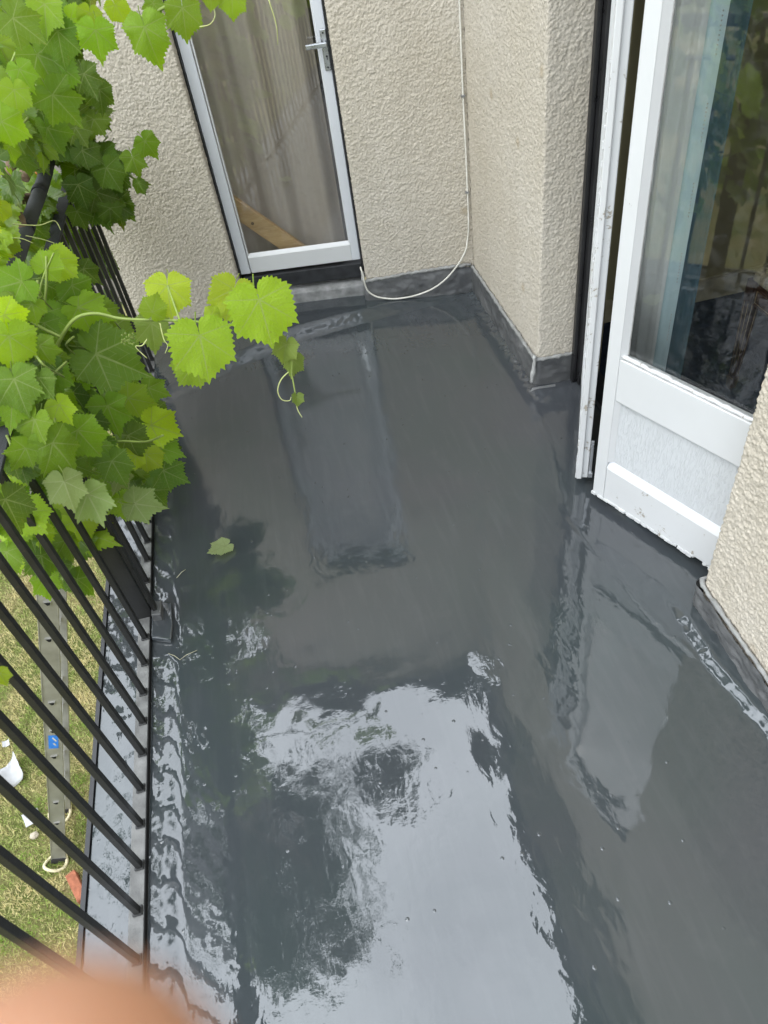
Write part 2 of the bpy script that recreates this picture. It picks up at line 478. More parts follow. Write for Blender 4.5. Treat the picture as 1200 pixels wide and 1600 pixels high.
M = dict(
    render=mat_render(), resin=mat_resin(), lead=mat_lead(), glass=mat_glass(), leaf=mat_leaf(), leaf_massed=mat_leaf(True), ground=mat_ground(),
    paint=mat_paint('white_gloss_paint'), paint_old=mat_paint('cracked_white_paint', peel=0.125), paint_crazed=mat_paint('crazed_white_paint', streak=True, peel=0.02, tint=(0.57, 0.585, 0.59)),
    paint_clean=mat_paint('clean_white_paint', peel=-0.1, tint=(0.60, 0.615, 0.64)),
    black=simple('black_gloss_paint', (0.016, 0.016, 0.017), 0.32, 0.5, 0, 0.3, 9, 0.3, 0.002),
    black_rough=simple('chalky_black_paint', (0.020, 0.021, 0.023), 0.6, 0.4, 0, 0.5, 22, 0.5, 0.003),
    iron=mat_iron(),
    pipe=simple('dusty_black_tube', (0.040, 0.043, 0.044), 0.62, 0.4, 0, 0.45, 12, 0.5, 0.002),
    rail=simple('coated_bottom_rail', (0.135, 0.135, 0.13), 0.55, 0.4, 0, 0.45, 16, 0.5, 0.002),
    concrete=simple('stained_concrete', (0.235, 0.235, 0.23), 0.8, 0.3, 0, 0.45, 15, 0.6, 0.004),
    mastic=simple('grey_mastic', (0.25, 0.25, 0.24), 0.6, 0.4, 0, 0.25, 30, 0.5, 0.003),
    mastic_light=simple('pale_mastic', (0.36, 0.36, 0.345), 0.55, 0.4, 0, 0.2, 30, 0.5, 0.003),
    alu=simple('dull_aluminium', (0.35, 0.345, 0.315), 0.42, 0.5, 0.65, 0.2, 8, 0.15, 0.001),
    chrome=simple('satin_chrome', (0.42, 0.43, 0.44), 0.3, 0.5, 0.85, 0.08, 30, 0.05, 0.0005),
    dark=simple('dark_hole', (0.01, 0.01, 0.01), 0.8, 0.2), rope=simple('cream_rope', (0.62, 0.55, 0.36), 0.85, 0.2, 0, 0.25, 60, 0.6, 0.004),
    cable=simple('cream_cable', (0.66, 0.64, 0.57), 0.45, 0.5, 0, 0.1, 20, 0.1), brick=simple('red_brick', (0.31, 0.115, 0.065), 0.9, 0.2, 0, 0.35, 30, 0.8, 0.004),
    paper=simple('white_paper', (0.42, 0.42, 0.42), 0.8, 0.2, 0, 0.06, 12, 0.2), stone=simple('pale_stone', (0.40, 0.35, 0.27), 0.9, 0.2, 0, 0.2, 25, 0.6, 0.003),
    blue=simple('blue_sticker', (0.02, 0.16, 0.52), 0.4, 0.5, 0, 0.2, 40, 0.1), white=simple('white_plastic', (0.45, 0.45, 0.42), 0.4),
    orange=simple('orange_plastic', (0.75, 0.24, 0.01), 0.35), bristle=simple('black_bristle', (0.015, 0.014, 0.013), 0.8),
    bark=mat_wood('vine_bark', (0.13, 0.085, 0.055), (0.24, 0.17, 0.115), 0.9, (3, 3, 0.6)),
    shoot=simple('green_shoot', (0.20, 0.26, 0.055), 0.5, 0.4, 0, 0.3, 12, 0.2),
    tendril=simple('pale_tendril', (0.42, 0.45, 0.17), 0.5, 0.4, 0, 0.2, 12, 0.1),
    pine=mat_wood('pine_plank', (0.48, 0.30, 0.14), (0.60, 0.42, 0.22), 0.6, (1, 1, 6)),
    mahogany=mat_wood('dark_mahogany', (0.045, 0.022, 0.014), (0.075, 0.035, 0.02), 0.3), inlay=simple('pale_inlay', (0.42, 0.30, 0.15), 0.4),
    seat=simple('patterned_seat', (0.33, 0.28, 0.18), 0.9, 0.2, 0, 0.4, 60, 0.5), carpet=simple('navy_carpet', (0.022, 0.030, 0.045), 0.95, 0.1, 0, 0.35, 30, 0.8, 0.004),
    olive=simple('olive_wall', (0.25, 0.22, 0.125), 0.8, 0.2, 0, 0.1, 3, 0.1), skirt=simple('skirting', (0.35, 0.31, 0.20), 0.5), plaster=simple('dull_plaster', (0.26, 0.24, 0.215), 0.9, 0.2, 0, 0.1, 3, 0.1),
    room_floor=simple('brown_floor', (0.12, 0.095, 0.075), 0.7, 0.3, 0, 0.2, 5, 0.1),
    curtain=mat_sheer('beige_curtain', (0.50, 0.425, 0.345), (0.58, 0.50, 0.42), 0.35), net=mat_sheer('grey_net', (0.60, 0.62, 0.61), (0.72, 0.74, 0.73), 0.45),
    teal=mat_sheer('teal_curtain', (0.035, 0.062, 0.078), (0.055, 0.095, 0.115), 0.3), teal_pale=mat_sheer('pale_teal_hem', (0.42, 0.55, 0.58), (0.50, 0.62, 0.64), 0.35),
    tile=simple('brown_roof_tile', (0.11, 0.065, 0.045), 0.85, 0.2, 0, 0.35, 20, 0.5, 0.003), fascia=simple('grey_fascia', (0.10, 0.10, 0.105), 0.5),
    grass=mat_tint('grass_blades', 0.75, 0.3), crown=mat_tint('tree_leaves', 0.6, 0.35), trunk=mat_wood('tree_bark', (0.09, 0.07, 0.05), (0.16, 0.125, 0.09), 0.95, (2, 2, 0.5)),
    dry=simple('dry_straw', (0.42, 0.40, 0.28), 0.7),
)


def mat_skin():
    t = NT('skin'); v = t.coord(); n = t.noise(v, 60, 3); f = t.noise(v, 900, 3)
    c = t.mix(t.rng(n, 0.3, 0.7), (0.34, 0.155, 0.075), (0.47, 0.255, 0.165))
    m = t.set(c, 0.5, t.bump(f, 0.2, 0.0004), 0.4)
    t.b.inputs['Subsurface Weight'].default_value = 0.25
    t.b.inputs['Subsurface Radius'].default_value = (0.012, 0.005, 0.003)
    t.b.inputs['Subsurface Scale'].default_value = 0.5
    return m


M['skin'] = mat_skin()

# ------------------------------------------------------------------ the back wall's own frame: u along it (leftwards from the corner), w out of it
BA = R(10.5)
CORNER = Vector((0.955, 3.305, 0))
BU = Vector((-math.cos(BA), math.sin(BA), 0)); BW = Vector((-math.sin(BA), -math.cos(BA), 0)); UP = Vector((0, 0, 1))


def B(u, w, z): return CORNER + BU * u + BW * w + UP * z


def bbox_B(mb, u0, u1, w0, w1, z0, z1):
    return mb.box(B((u0 + u1) / 2, (w0 + w1) / 2, (z0 + z1) / 2), abs(u1 - u0), abs(w1 - w0), abs(z1 - z0), (BU, BW, UP))


# ------------------------------------------------------------------ ground and lawn
GZ = -3.04
xs = np.linspace(-60, 60, 61); ys = np.linspace(-60, 60, 61)
gx, gy = np.meshgrid(xs, ys)
gv = np.stack([gx, gy, np.full_like(gx, GZ)], -1).reshape(-1, 3)
q = np.arange(60 * 61).reshape(60, 61)[:, :60]
gq = np.stack([q, q + 1, q + 62, q + 61], -1).reshape(-1, 4)
tag(link('lawn', np_mesh('lawn', gv, gq, None, M['ground'])), kind='structure')


def make_grass(n=230000):
    x = rng.uniform(-5.2, -0.85, n); y = rng.uniform(0.6, 7.2, n)
    keep = rng.uniform(0, 1, n) < np.clip(1.2 - 0.12 * np.abs(y - 2.6), 0.3, 1)
    x, y = x[keep], y[keep]; n = len(x)
    g = fft_noise(128, 128, 0.06, 0.35, 1.2, 5); gi = g[((y / 0.06).astype(int)) % 128, ((x / 0.06).astype(int)) % 128]
    ln = rng.uniform(0.016, 0.045, n); a = rng.uniform(0, 2 * np.pi, n); lean = rng.uniform(0.3, 1.4, n)
    wd = rng.uniform(0.0020, 0.0042, n); b = a + rng.uniform(1.0, 2.1, n)
    base = np.stack([x, y, np.full(n, GZ)], -1)
    tip = base + np.stack([np.cos(a) * ln * np.sin(lean), np.sin(a) * ln * np.sin(lean), ln * np.cos(lean) + 0.006], -1)
    sd = np.stack([np.cos(b), np.sin(b), np.zeros(n)], -1) * wd[:, None]
    v = np.stack([base - sd, base + sd, tip], 1).reshape(-1, 3)
    t = np.arange(3 * n).reshape(-1, 3)
    p = np.clip(0.52 + 0.33 * gi + rng.normal(0, 0.28, n) - 0.10 * (x + 2.3) + 0.05 * (y - 2.6), 0, 1)[:, None]
    dry = np.array([0.58, 0.50, 0.25]); grn = np.array([0.20, 0.30, 0.05])
    c = (grn * (1 - p) + dry * p) * rng.uniform(0.6, 1.35, n)[:, None]
    c = np.concatenate([c, np.ones((n, 1))], 1); c = np.repeat(c, 3, 0)
    o = link('grass', np_mesh('grass', v, None, t, M['grass'], False, None, c))
    tag(o, 'short patchy lawn, part green and part dried to straw', 'grass', kind='stuff')


make_grass()

# ------------------------------------------------------------------ roughcast walls: a strip that follows a plan path, with real relief
def path_points(pts, step, rad=0.012):
    """plan polyline with small rounded corners -> sampled points and outward normals (outward = right of travel)"""
    pts = [Vector((p[0], p[1])) for p in pts]
    fine = [pts[0]]
    for i in range(1, len(pts) - 1):
        a, b, c = pts[i - 1], pts[i], pts[i + 1]
        d0 = (a - b).normalized(); d1 = (c - b).normalized()
        p0, p1 = b + d0 * rad, b + d1 * rad
        for k in range(5):
            s = k / 4
            fine.append(p0 * (1 - s) ** 2 + b * (2 * s * (1 - s)) + p1 * s * s)
    fine.append(pts[-1])
    out = []
    for a, b in zip(fine[:-1], fine[1:]):
        n = max(1, int(round((b - a).length / step)))
        for k in range(n): out.append(a.lerp(b, k / n))
    out.append(fine[-1])
    P = np.array([(p.x, p.y) for p in out])
    T = np.gradient(P, axis=0); T /= np.linalg.norm(T, axis=1)[:, None] + 1e-9
    N = np.stack([T[:, 1], -T[:, 0]], -1)
    return P, N


def pebbles(us, zs, cell, seed):
    """close-packed rounded grains thrown on a wall: the highest of the grains round each point"""
    U, Z = np.meshgrid(us, zs)
    nu, nz = int(us[-1] / cell) + 6, int((zs[-1] - zs[0]) / cell) + 6
    g = np.random.default_rng(seed)
    ju, jz, ah = g.uniform(-0.15, 1.15, (nz, nu)), g.uniform(-0.15, 1.15, (nz, nu)), g.uniform(-0.6, 1.3, (nz, nu))
    el, an = g.uniform(0.7, 1.3, (nz, nu)), g.uniform(0, np.pi, (nz, nu))
    cu, cz = np.floor(U / cell).astype(int) + 2, np.floor((Z - zs[0]) / cell).astype(int) + 2
    best = np.full(U.shape, -1.5)
    for a in (-1, 0, 1):
        for b in (-1, 0, 1):
            iu, iz = np.clip(cu + a, 0, nu - 1), np.clip(cz + b, 0, nz - 1)
            du, dz = U / cell - (iu - 2) - ju[iz, iu], (Z - zs[0]) / cell - (iz - 2) - jz[iz, iu]
            c, s_ = np.cos(an[iz, iu]), np.sin(an[iz, iu])
            p, q_ = (du * c + dz * s_) * el[iz, iu], (-du * s_ + dz * c) / el[iz, iu]
            best = np.maximum(best, ah[iz, iu] - 3.6 * (p * p + q_ * q_))
    return np.clip(best, -1.5, 1.3)


def strip_mesh(name, path, zs, amp, mat, seed, step=0.0036, off=0.0, lam=(0.009, 0.017), flip=False, rad=0.012, wave=0.0, pebble=0.0):
    P, N = path_points(path, step, rad)
    if flip: N = -N
    zs = np.asarray(zs); h, w = len(zs), len(P)
    if pebble:
        d = pebbles(np.arange(w) * step, zs, pebble, seed) + 0.35 * fft_noise(h, w, step, 0.008, 0.014, seed + 4)
    else:
        d = fft_noise(h, w, step, lam[0], lam[1], seed)
        d = np.clip(d, -1.6, 1.9)
    d = d + 0.4 * fft_noise(h, w, step, lam[1] * 2, lam[1] * 5, seed + 1)
    fade = np.where(np.gradient(zs) > step * 2.5, 0.0, 1.0)[:, None]
    d = d * amp * fade + off
    if wave: d = d + wave * fft_noise(h, w, step, 0.08, 0.25, seed + 2)
    X = P[None, :, 0] + N[None, :, 0] * d; Y = P[None, :, 1] + N[None, :, 1] * d
    Z = np.repeat(zs[:, None], w, 1)
    v = np.stack([X, Y, Z], -1).reshape(-1, 3)
    q = np.arange((h - 1) * w).reshape(h - 1, w)[:, :-1]
    f = np.stack([q, q + 1, q + w + 1, q + w], -1).reshape(-1, 4)
    if flip: f = f[:, ::-1]
    return np_mesh(name, v, f, None, mat, True), P, N


def zlist(z0, zf, z1, step=0.0036):
    return np.concatenate([np.arange(z0, zf, step), np.arange(zf, z1 + 1e-6, 0.12), [z1]]) if z1 - zf > 0.1 else np.arange(z0, zf, step)


def bead(name, pts, r, mat, parent, seed=0, squash=1.0):
    rr = random.Random(seed)
    P = [Vector(p) for p in pts]; out = []
    for a, b in zip(P[:-1], P[1:]):
        n = max(2, int((b - a).length / 0.012))
        for k in range(n):
            out.append(a.lerp(b, k / n) + Vector((rr.uniform(-1, 1), rr.uniform(-1, 1), rr.uniform(-1.2, 1.2))) * r * 0.22)
    out.append(P[-1])
    return MB().tube(out, [r * rr.uniform(0.7, 1.25) for _ in out], 8).build(name, mat, parent)


EAVE = 3.30


def xy(p): return (p.x, p.y)


# right-hand pier: along +Y up to the corner with the back wall; outward is -X
w1 = empty('rendered_wall', (0.955, 2.86, 0), 'cream roughcast pier in the corner beyond the French doors, lead skirting at its foot', 'wall')
path_pier = [(1.20, 2.395), (1.118, 2.410), (0.955, 2.425), (0.955, 3.305)]
me, _, _ = strip_mesh('wall_face', path_pier, zlist(0.02, 1.50, EAVE, 0.003), 0.0010, M['render'], 3, flip=True, pebble=0.0075, step=0.003)
link('wall_face', me, w1)
me, _, _ = strip_mesh('lead_flashing', [(1.112, 2.413), (0.955, 2.425), (0.955, 3.297)], np.arange(0.004, 0.137, 0.006), 0.0004, M['lead'], 5, step=0.008, off=0.014, lam=(0.05, 0.2), flip=True, wave=0.0012, rad=0.008)
link('lead_flashing', me, w1)
bead('mastic_bead', [(1.108, 2.402, 0.140), (0.948, 2.413, 0.140), (0.944, 2.43, 0.139), (0.946, 2.75, 0.138), (0.946, 3.29, 0.140)], 0.0085, M['mastic'], w1, 1)
bead('mastic_smear', [(0.938, 2.409, 0.165), (0.936, 2.408, 0.14), (0.930, 2.404, 0.09), (0.925, 2.400, 0.045)], 0.009, M['mastic_light'], w1, 2)
bead('mastic_smear', [(1.104, 2.392, 0.158), (1.106, 2.392, 0.12), (1.103, 2.391, 0.06), (1.102, 2.390, 0.035)], 0.008, M['mastic_light'], w1, 3)
MB().prism([(0.925, 2.398, 0.012), (0.918, 2.392, 0.002), (1.02, 2.378, 0.002), (1.022, 2.386, 0.014)], (0, 0, 0.006)).build('lead_tab', M['lead'], w1)

# back wall, piece between the far door and the corner
w2 = empty('rendered_wall', B(0.27, 0, 0), 'cream roughcast wall between the far glazed door and the corner with the cable', 'wall')
pb = [B(0.0, 0, 0), B(0.535, 0, 0), B(0.537, -0.13, 0)]
me, _, _ = strip_mesh('wall_face', [xy(p) for p in pb], zlist(0.02, 1.50, EAVE, 0.003), 0.00108, M['render'], 13, flip=True, rad=0.02, pebble=0.0078, step=0.003)
link('wall_face', me, w2)
fl = [xy(B(0.004, 0, 0)), xy(B(0.535, 0, 0)), xy(B(0.537, -0.045, 0))]
me, _, _ = strip_mesh('lead_flashing', fl, np.arange(0.002, 0.142, 0.006), 0.0004, M['lead'], 15, step=0.008, off=0.015, lam=(0.05, 0.2), flip=True, wave=0.0014, rad=0.006)
link('lead_flashing', me, w2)
bead('mastic_bead', [B(0.012, 0.013, 0.152), B(0.27, 0.012, 0.147), B(0.53, 0.012, 0.133), B(0.548, 0.0, 0.135), B(0.549, -0.05, 0.15)], 0.0085, M['mastic'], w2, 4)

# back wall, left of the far door
w3 = empty('rendered_wall', B(1.6, -0.03, 0), 'cream roughcast wall left of the far door, half hidden by vine leaves', 'wall')
pl = [B(1.166, -0.13, 0), B(1.166, -0.03, 0), B(1.78, -0.03, 0), B(1.78, -0.25, 0)]
me, _, _ = strip_mesh('wall_face', [xy(p) for p in pl], zlist(0.0, 1.55, EAVE, 0.003), 0.00112, M['render'], 23, flip=True, pebble=0.0078, step=0.003)
link('wall_face', me, w3)
mb = MB(); bbox_B(mb, 0.2, 1.775, -0.25, -0.034, GZ, -0.003)
mb.build('wall_extension', M['render'], w3)
mb = MB(); bbox_B(mb, 0.535, 1.168, -0.13, -0.002, 2.03, EAVE)
mb.build('wall_over_door', M['render'], w2)

# near pier on the right
w4 = empty('rendered_wall', (1.0, 0.6, 0), 'cream roughcast pier nearest the camera at the right edge', 'wall')
pn = [(1.0, -2.6), (1.0, -0.2)]
pnear = [(1.008, 0.05), (1.008, 1.203), (1.16, 1.207)]
me, _, _ = strip_mesh('wall_face', pnear, zlist(0.02, 0.95, EAVE, 0.003), 0.0014, M['render'], 33, flip=True, pebble=0.0085, step=0.003)
link('wall_face', me, w4)
MB().lim(1.009, 1.16, -2.6, 0.052, 0, EAVE).build('wall_extension', M['render'], w4)
MB().lim(1.012, 1.16, 1.21, 2.43, 2.03, EAVE).build('wall_over_door', M['render'], w4)
nf = [(1.006, -2.6), (1.006, 1.209), (1.06, 1.214)]
me, _, _ = strip_mesh('lead_flashing', nf, np.arange(-0.004, 0.098, 0.006), 0.0006, M['lead'], 35, step=0.012, off=0.016, lam=(0.05, 0.2), flip=True, wave=0.003, rad=0.012)
link('lead_flashing', me, w4)
bead('mastic_bead', [(1.05, 1.216, 0.105), (1.006, 1.211, 0.104), (0.998, 1.19, 0.102), (0.999, 0.9, 0.100), (0.999, 0.5, 0.101)], 0.0075, M['mastic'], w4, 6)

# extension below the balcony
MBx = MB().lim(-0.79, 1.2, -2.6, 3.2, GZ, -0.12)
tag(MBx.build('lower_wall', M['render']), 'storey of the house under the balcony, dropping to the lawn', 'wall')

# roof over the walls: eaves, gutter, tiles
rf = empty('house_roof', B(0.6, 0.0, EAVE), 'low tiled eaves above the cream walls, mirrored in the wet floor', 'roof')
mb = MB(); bbox_B(mb, 0.12, 2.1, -0.3, 0.10, EAVE, EAVE + 0.03); mb.lim(0.84, 1.3, -2.6, 3.2, EAVE + 0.002, EAVE + 0.032)
mb.build('soffit', M['paint_clean'], rf)
mb = MB(); bbox_B(mb, 0.12, 2.1, 0.10, 0.12, EAVE - 0.01, EAVE + 0.16); mb.lim(0.82, 0.84, -2.6, 3.2, EAVE - 0.01, EAVE + 0.16)
mb.build('fascia', M['fascia'], rf)
mb = MB(); mb.tube([B(0.15, 0.17, EAVE + 0.10), B(2.1, 0.17, EAVE + 0.10)], 0.052, 12); mb.tube([(0.77, -2.6, EAVE + 0.10), (0.77, 3.1, EAVE + 0.10)], 0.052, 12)
mb.build('gutter', M['fascia'], rf)
mb = MB()
for k in range(16):
    bbox_B(mb, 0.1, 2.1, 0.10 - k * 0.28 - 0.30, 0.13 - k * 0.28, EAVE + 0.17 + k * 0.16, EAVE + 0.19 + k * 0.16)
for k in range(12):
    mb.lim(0.83 + k * 0.28, 1.14 + k * 0.28, -2.6, 3.15, EAVE + 0.172 + k * 0.16, EAVE + 0.192 + k * 0.16)
mb.build('tile_courses', M['tile'], rf)

# ------------------------------------------------------------------ balcony floor (a height field) and edge
def seg_dist(x, y, pts):
    """signed distance to a polyline (positive on its left) and position along it"""
    best = np.full(x.shape, 1e9); sgn = np.ones(x.shape)
    for (a, b) in zip(pts[:-1], pts[1:]):
        dx, dy = b[0] - a[0], b[1] - a[1]; L2 = dx * dx + dy * dy
        t = np.clip(((x - a[0]) * dx + (y - a[1]) * dy) / L2, 0, 1)
        ex, ey = x - (a[0] + t * dx), y - (a[1] + t * dy); d = np.hypot(ex, ey)
        s = np.sign(dx * (y - a[1]) - dy * (x - a[0]))
        m = d < best; best = np.where(m, d, best); sgn = np.where(m, s, sgn)
    return best * sgn


def sstep(t): t = np.clip(t, 0, 1); return t * t * (3 - 2 * t)


def floor_height(x, y, seed=0):
    h, w = x.shape
    z = 0.00024 * fft_noise(h, w, 0.006, 0.20, 0.5, 91) + 0.00002 * fft_noise(h, w, 0.006, 0.04, 0.09, 92)
    wob = 0.006 * fft_noise(h, w, 0.006, 0.05, 0.14, 93)
    # crease in front of the door sill and the lead
    d = seg_dist(x, y, [(-0.667, 2.90), (-0.296, 3.088), (-0.116, 3.165), (0.053, 3.225), (0.277, 3.248), (0.545, 3.262), (0.83, 3.27)]) + wob * 0.25
    rough = 0.00010 * fft_noise(h, w, 0.006, 0.018, 0.04, 95)
    k = sstep((0.80 - x) / 0.5)
    z = z + 0.030 * sstep((d + 0.03) / 0.10) * k + 0.006 * sstep((d + 0.022) / 0.04) * (1 - k) * sstep((0.9 - x) / 0.12) + rough * np.exp(-((d - 0.02) / 0.04) ** 2)
    # crease along the near pier
    d = -seg_dist(x, y, [(0.985, -3.0), (0.985, 0.5), (0.963, 0.763), (0.946, 0.886), (0.928, 0.998), (0.93, 1.172), (0.93, 1.30)]) + wob * 0.3
    z = z + 0.014 * sstep((d + 0.014) / 0.042) * sstep((1.30 - y) / 0.16) + rough * 0.8 * np.exp(-((d - 0.008) / 0.02) ** 2) * sstep((1.30 - y) / 0.16)
    # coved foot of the right pier
    z = z + 0.012 * sstep((x - 0.905 + wob) / 0.05) * sstep((y - 2.28) / 0.1)
    # the strip beside the railing lies a little lower; brushing is rougher along it
    z = z - 0.007 * (1 - sstep((x + 0.634 + wob * 0.3) / 0.058)) * sstep((1.52 - y) / 0.06) - 0.003 * (1 - sstep((x + 0.634) / 0.058)) * sstep((y - 1.5) / 0.06)
    z = z + 0.00015 * fft_noise(h, w, 0.006, 0.024, 0.09, 96) * np.clip(0.6 + 0.5 * fft_noise(h, w, 0.006, 0.2, 0.5, 97), 0, 1.4) * np.exp(-((x + 0.66) / 0.26) ** 2) * sstep((1.9 - y) / 0.5)
    z = z + 0.00022 * fft_noise(h, w, 0.006, 0.018, 0.045, 98) * (1 - sstep((x + 0.632) / 0.03))
    # lap joints of the membrane under the resin
    for pts, hh, wd in (([(0.79, 1.66), (0.795, 1.594), (0.81, 1.497), (0.841, 1.304), (0.867, 1.167), (0.915, 1.02)], 0.0016, 0.007),
                        ([(0.80, 1.75), (0.87, 2.05), (0.905, 2.30), (1.0, 2.36), (1.1, 2.37)], 0.0012, 0.009),
                        ([(-0.57, -2.5), (-0.57, 1.55)], 0.0003, 0.02), ([(-0.60, 1.74), (-0.545, 2.9)], 0.0003, 0.02)):
        d = seg_dist(x, y, pts) + wob * 0.4
        z = z + hh * np.exp(-(d / wd) ** 2)
    return z


def grid_mesh(name, xs, ys, mat, hf):
    X, Y = np.meshgrid(xs, ys); Z = hf(X, Y)
    h, w = X.shape
    q = np.arange((h - 1) * w).reshape(h - 1, w)[:, :-1]
    return np_mesh(name, np.stack([X, Y, Z], -1).reshape(-1, 3), np.stack([q, q + 1, q + w + 1, q + w], -1).reshape(-1, 4), None, mat, True)


xs = np.arange(-0.666, 1.20, 0.006); ys = np.arange(-0.06, 3.60, 0.006)
tag(link('balcony_floor', grid_mesh('balcony_floor', xs, ys, M['resin'], floor_height)), kind='structure')
xs = np.linspace(-0.666, 1.20, 40); ys = np.linspace(-2.6, -0.062, 40)
tag(link('balcony_floor', grid_mesh('balcony_floor_rear', xs, ys, M['resin'], lambda x, y: 0 * x)), kind='structure')
xs = np.arange(-0.818, -0.706, 0.006); ys = np.arange(-0.3, 3.52, 0.006)
tag(link('balcony_ledge', grid_mesh('balcony_ledge', xs, ys, M['resin'], lambda x, y: -0.002 + 0.00035 * fft_noise(x.shape[0], x.shape[1], 0.006, 0.09, 0.3, 71) + 0.00003 * fft_noise(x.shape[0], x.shape[1], 0.006, 0.02, 0.05, 72))), kind='structure')
tag(MB().lim(-0.815, 1.2, -2.6, 3.5, -0.14, -0.012).build('balcony_slab', M['concrete']), kind='structure')
tag(MB().lim(-0.832, -0.8195, -2.6, 3.5, -0.13, 0.006).build('edge_trim', M['black']), 'thin black drip trim along the outer balcony edge above the lawn', 'trim')

# ------------------------------------------------------------------ iron railing
RX = -0.684
rl = empty('iron_railing', (RX, 1.68, 0), 'black iron railing with upright bars along the balcony edge, vine growing over it', 'railing')
RAILTOP = 0.935
mb = MB().lim(-0.7085, -0.6705, -2.56, 3.42, -0.004, 0.010)
mb.build('bottom_rail', M['rail'], rl, 0.0015)
MB().lim(-0.6695, -0.6668, -2.56, 3.36, -0.006, 0.0125).build('shadow_gap_strip', M['dark'], rl)  # dark strip standing in for the shadow gap beside the bottom rail
MB().lim(RX - 0.02, RX + 0.024, -2.56, 3.42, RAILTOP, RAILTOP + 0.009).build('top_rail', M['black_rough'], rl, 0.0015)
hp = [(RX + 0.003 * math.sin(k * 1.3), -2.5 + k * 0.15, 1.066 + 0.004 * math.sin(k * 0.9)) for k in range(40)]
hr = MB().tube(hp, 0.022, 16).build('handrail', M['pipe'], rl)
for yy in (2.04, 2.33, 2.62, 2.80, 2.98, 1.7):
    MB().tube([(RX, yy, 1.066), (RX, yy + 0.035, 1.066)], 0.0233, 16).build('tape_band', M['black_rough'], hr)
for yy in (-1.6, 0.2, 1.70, 3.28):
    MB().tube([(RX, yy, RAILTOP), (RX, yy, 1.05)], 0.009, 8).build('rail_bracket', M['iron'], rl)
bar_me = None
bars = [0.749, 0.858, 0.966, 1.066, 1.174, 1.276, 1.377, 1.486, 1.588, 1.836, 1.94, 2.035]
bars += [2.035 + 0.106 * k for k in range(1, 13)] + [0.749 - 0.108 * k for k in range(1, 31)]
sq = 0.0081
for i, yy in enumerate(sorted(bars, reverse=True)):
    if bar_me is None:
        m_ = MB().box((0, 0, 0.4725), sq * 2, sq * 2, 0.925); m_.box((0, 0, 0.0135), 0.024, 0.024, 0.005)
        o = m_.build('baluster', M['iron'], rl, 0.0012, 1); bar_me = o.data
    else:
        o = link('baluster', bar_me, rl)
        md = o.modifiers.new('bevel', 'BEVEL'); md.width = 0.0012; md.segments = 1; md.limit_method = 'ANGLE'
    o.location = Vector((RX + 0.001 * math.sin(i * 2.1), yy, 0)) - Vector(rl.location)
    o.rotation_euler = (R(0.25 * math.sin(i * 3.7)), 0, R(1.2 * math.sin(i * 1.7)))
MB().lim(-0.712, -0.657, 1.672, 1.732, -0.004, RAILTOP).build('post', M['iron'], rl, 0.002)
MB().box((-0.640, 1.668, 0.47), 0.012, 0.026, 0.94).build('post_strap', M['iron'], rl, 0.001)
mb = MB()
for k in range(14): mb.box((-0.58 + k * 0.115, -2.55, 0.47), 0.015, 0.015, 0.93)
mb.lim(RX, 1.0, -2.57, -2.53, RAILTOP, RAILTOP + 0.009); mb.lim(RX, 1.0, -2.565, -2.535, 0.0, 0.01)
mb.build('end_bars', M['iron'], rl)
MB().tube([(RX, -2.55, 1.066), (1.0, -2.55, 1.066)], 0.028, 12).build('end_handrail', M['pipe'], rl)
# lead collar dressed round the post strap on the floor
col = empty('post_collar', (-0.622, 1.62, 0), 'small resin-coated lead collar on the floor at the railing post', 'flashing')
mb = MB().prism([(-0.664, 1.575, 0.001), (-0.600, 1.545, 0.001), (-0.594, 1.60, 0.001), (-0.598, 1.70, 0.001), (-0.664, 1.73, 0.001)], (0.002, 0.004, 0.018))
mb.build('collar_base', M['resin'], col, 0.004)
mb = MB().prism([(-0.655, 1.64, 0.016), (-0.624, 1.635, 0.016), (-0.621, 1.695, 0.016), (-0.655, 1.70, 0.016)], (0.003, 0.0, 0.035))
mb.build('collar_upstand', M['lead'], col, 0.004)

# ------------------------------------------------------------------ far glazed door in the back wall
fd = empty('glazed_door', B(0.86, -0.08, 0.2), 'far white glazed door with beige curtain behind it and steel lever handle', 'door')
mb = MB(); bbox_B(mb, 1.158, 1.1655, -0.13, -0.066, 0.115, 2.03); bbox_B(mb, 0.536, 0.5475, -0.13, -0.066, 0.115, 2.03); bbox_B(mb, 0.5475, 1.150, -0.13, -0.067, 1.985, 2.03)
mb.build('outer_frame', M['black'], fd)
zb, zt = 0.205, 1.98
mb = MB(); bbox_B(mb, 1.108, 1.1565, -0.118, -0.080, zb, zt); mb.build('stile', M['paint_clean'], fd, 0.003)
mb = MB(); bbox_B(mb, 0.550, 0.591, -0.118, -0.080, zb, zt); mb.build('stile', M['paint_clean'], fd, 0.003)
mb = MB(); bbox_B(mb, 0.5912, 1.1038, -0.118, -0.081, zb, zb + 0.082); mb.build('bottom_rail', M['paint'], fd, 0.003)
mb = MB(); bbox_B(mb, 0.5912, 1.1038, -0.118, -0.081, zt - 0.075, zt); mb.build('top_rail', M['paint_clean'], fd, 0.003)
mb = MB()
mb.prism([B(0.5915, -0.083, zb + 0.082), B(0.5915, -0.099, zb + 0.082), B(0.5915, -0.099, zb + 0.096)], BU * 0.512)
bbox_B(mb, 0.591, 0.597, -0.099, -0.088, zb + 0.082, zt - 0.075); bbox_B(mb, 1.098, 1.104, -0.099, -0.088, zb + 0.082, zt - 0.075)
mb.build('glazing_bead', M['paint'], fd)
mb = MB(); bbox_B(mb, 0.5915, 1.1035, -0.104, -0.100, zb + 0.082, zt - 0.075); mb.build('glass_pane', M['glass'], fd)
mb = MB(); bbox_B(mb, 0.548, 1.150, -0.16, -0.070, 0.118, 0.19); mb.build('threshold', M['black_rough'], fd, 0.004)
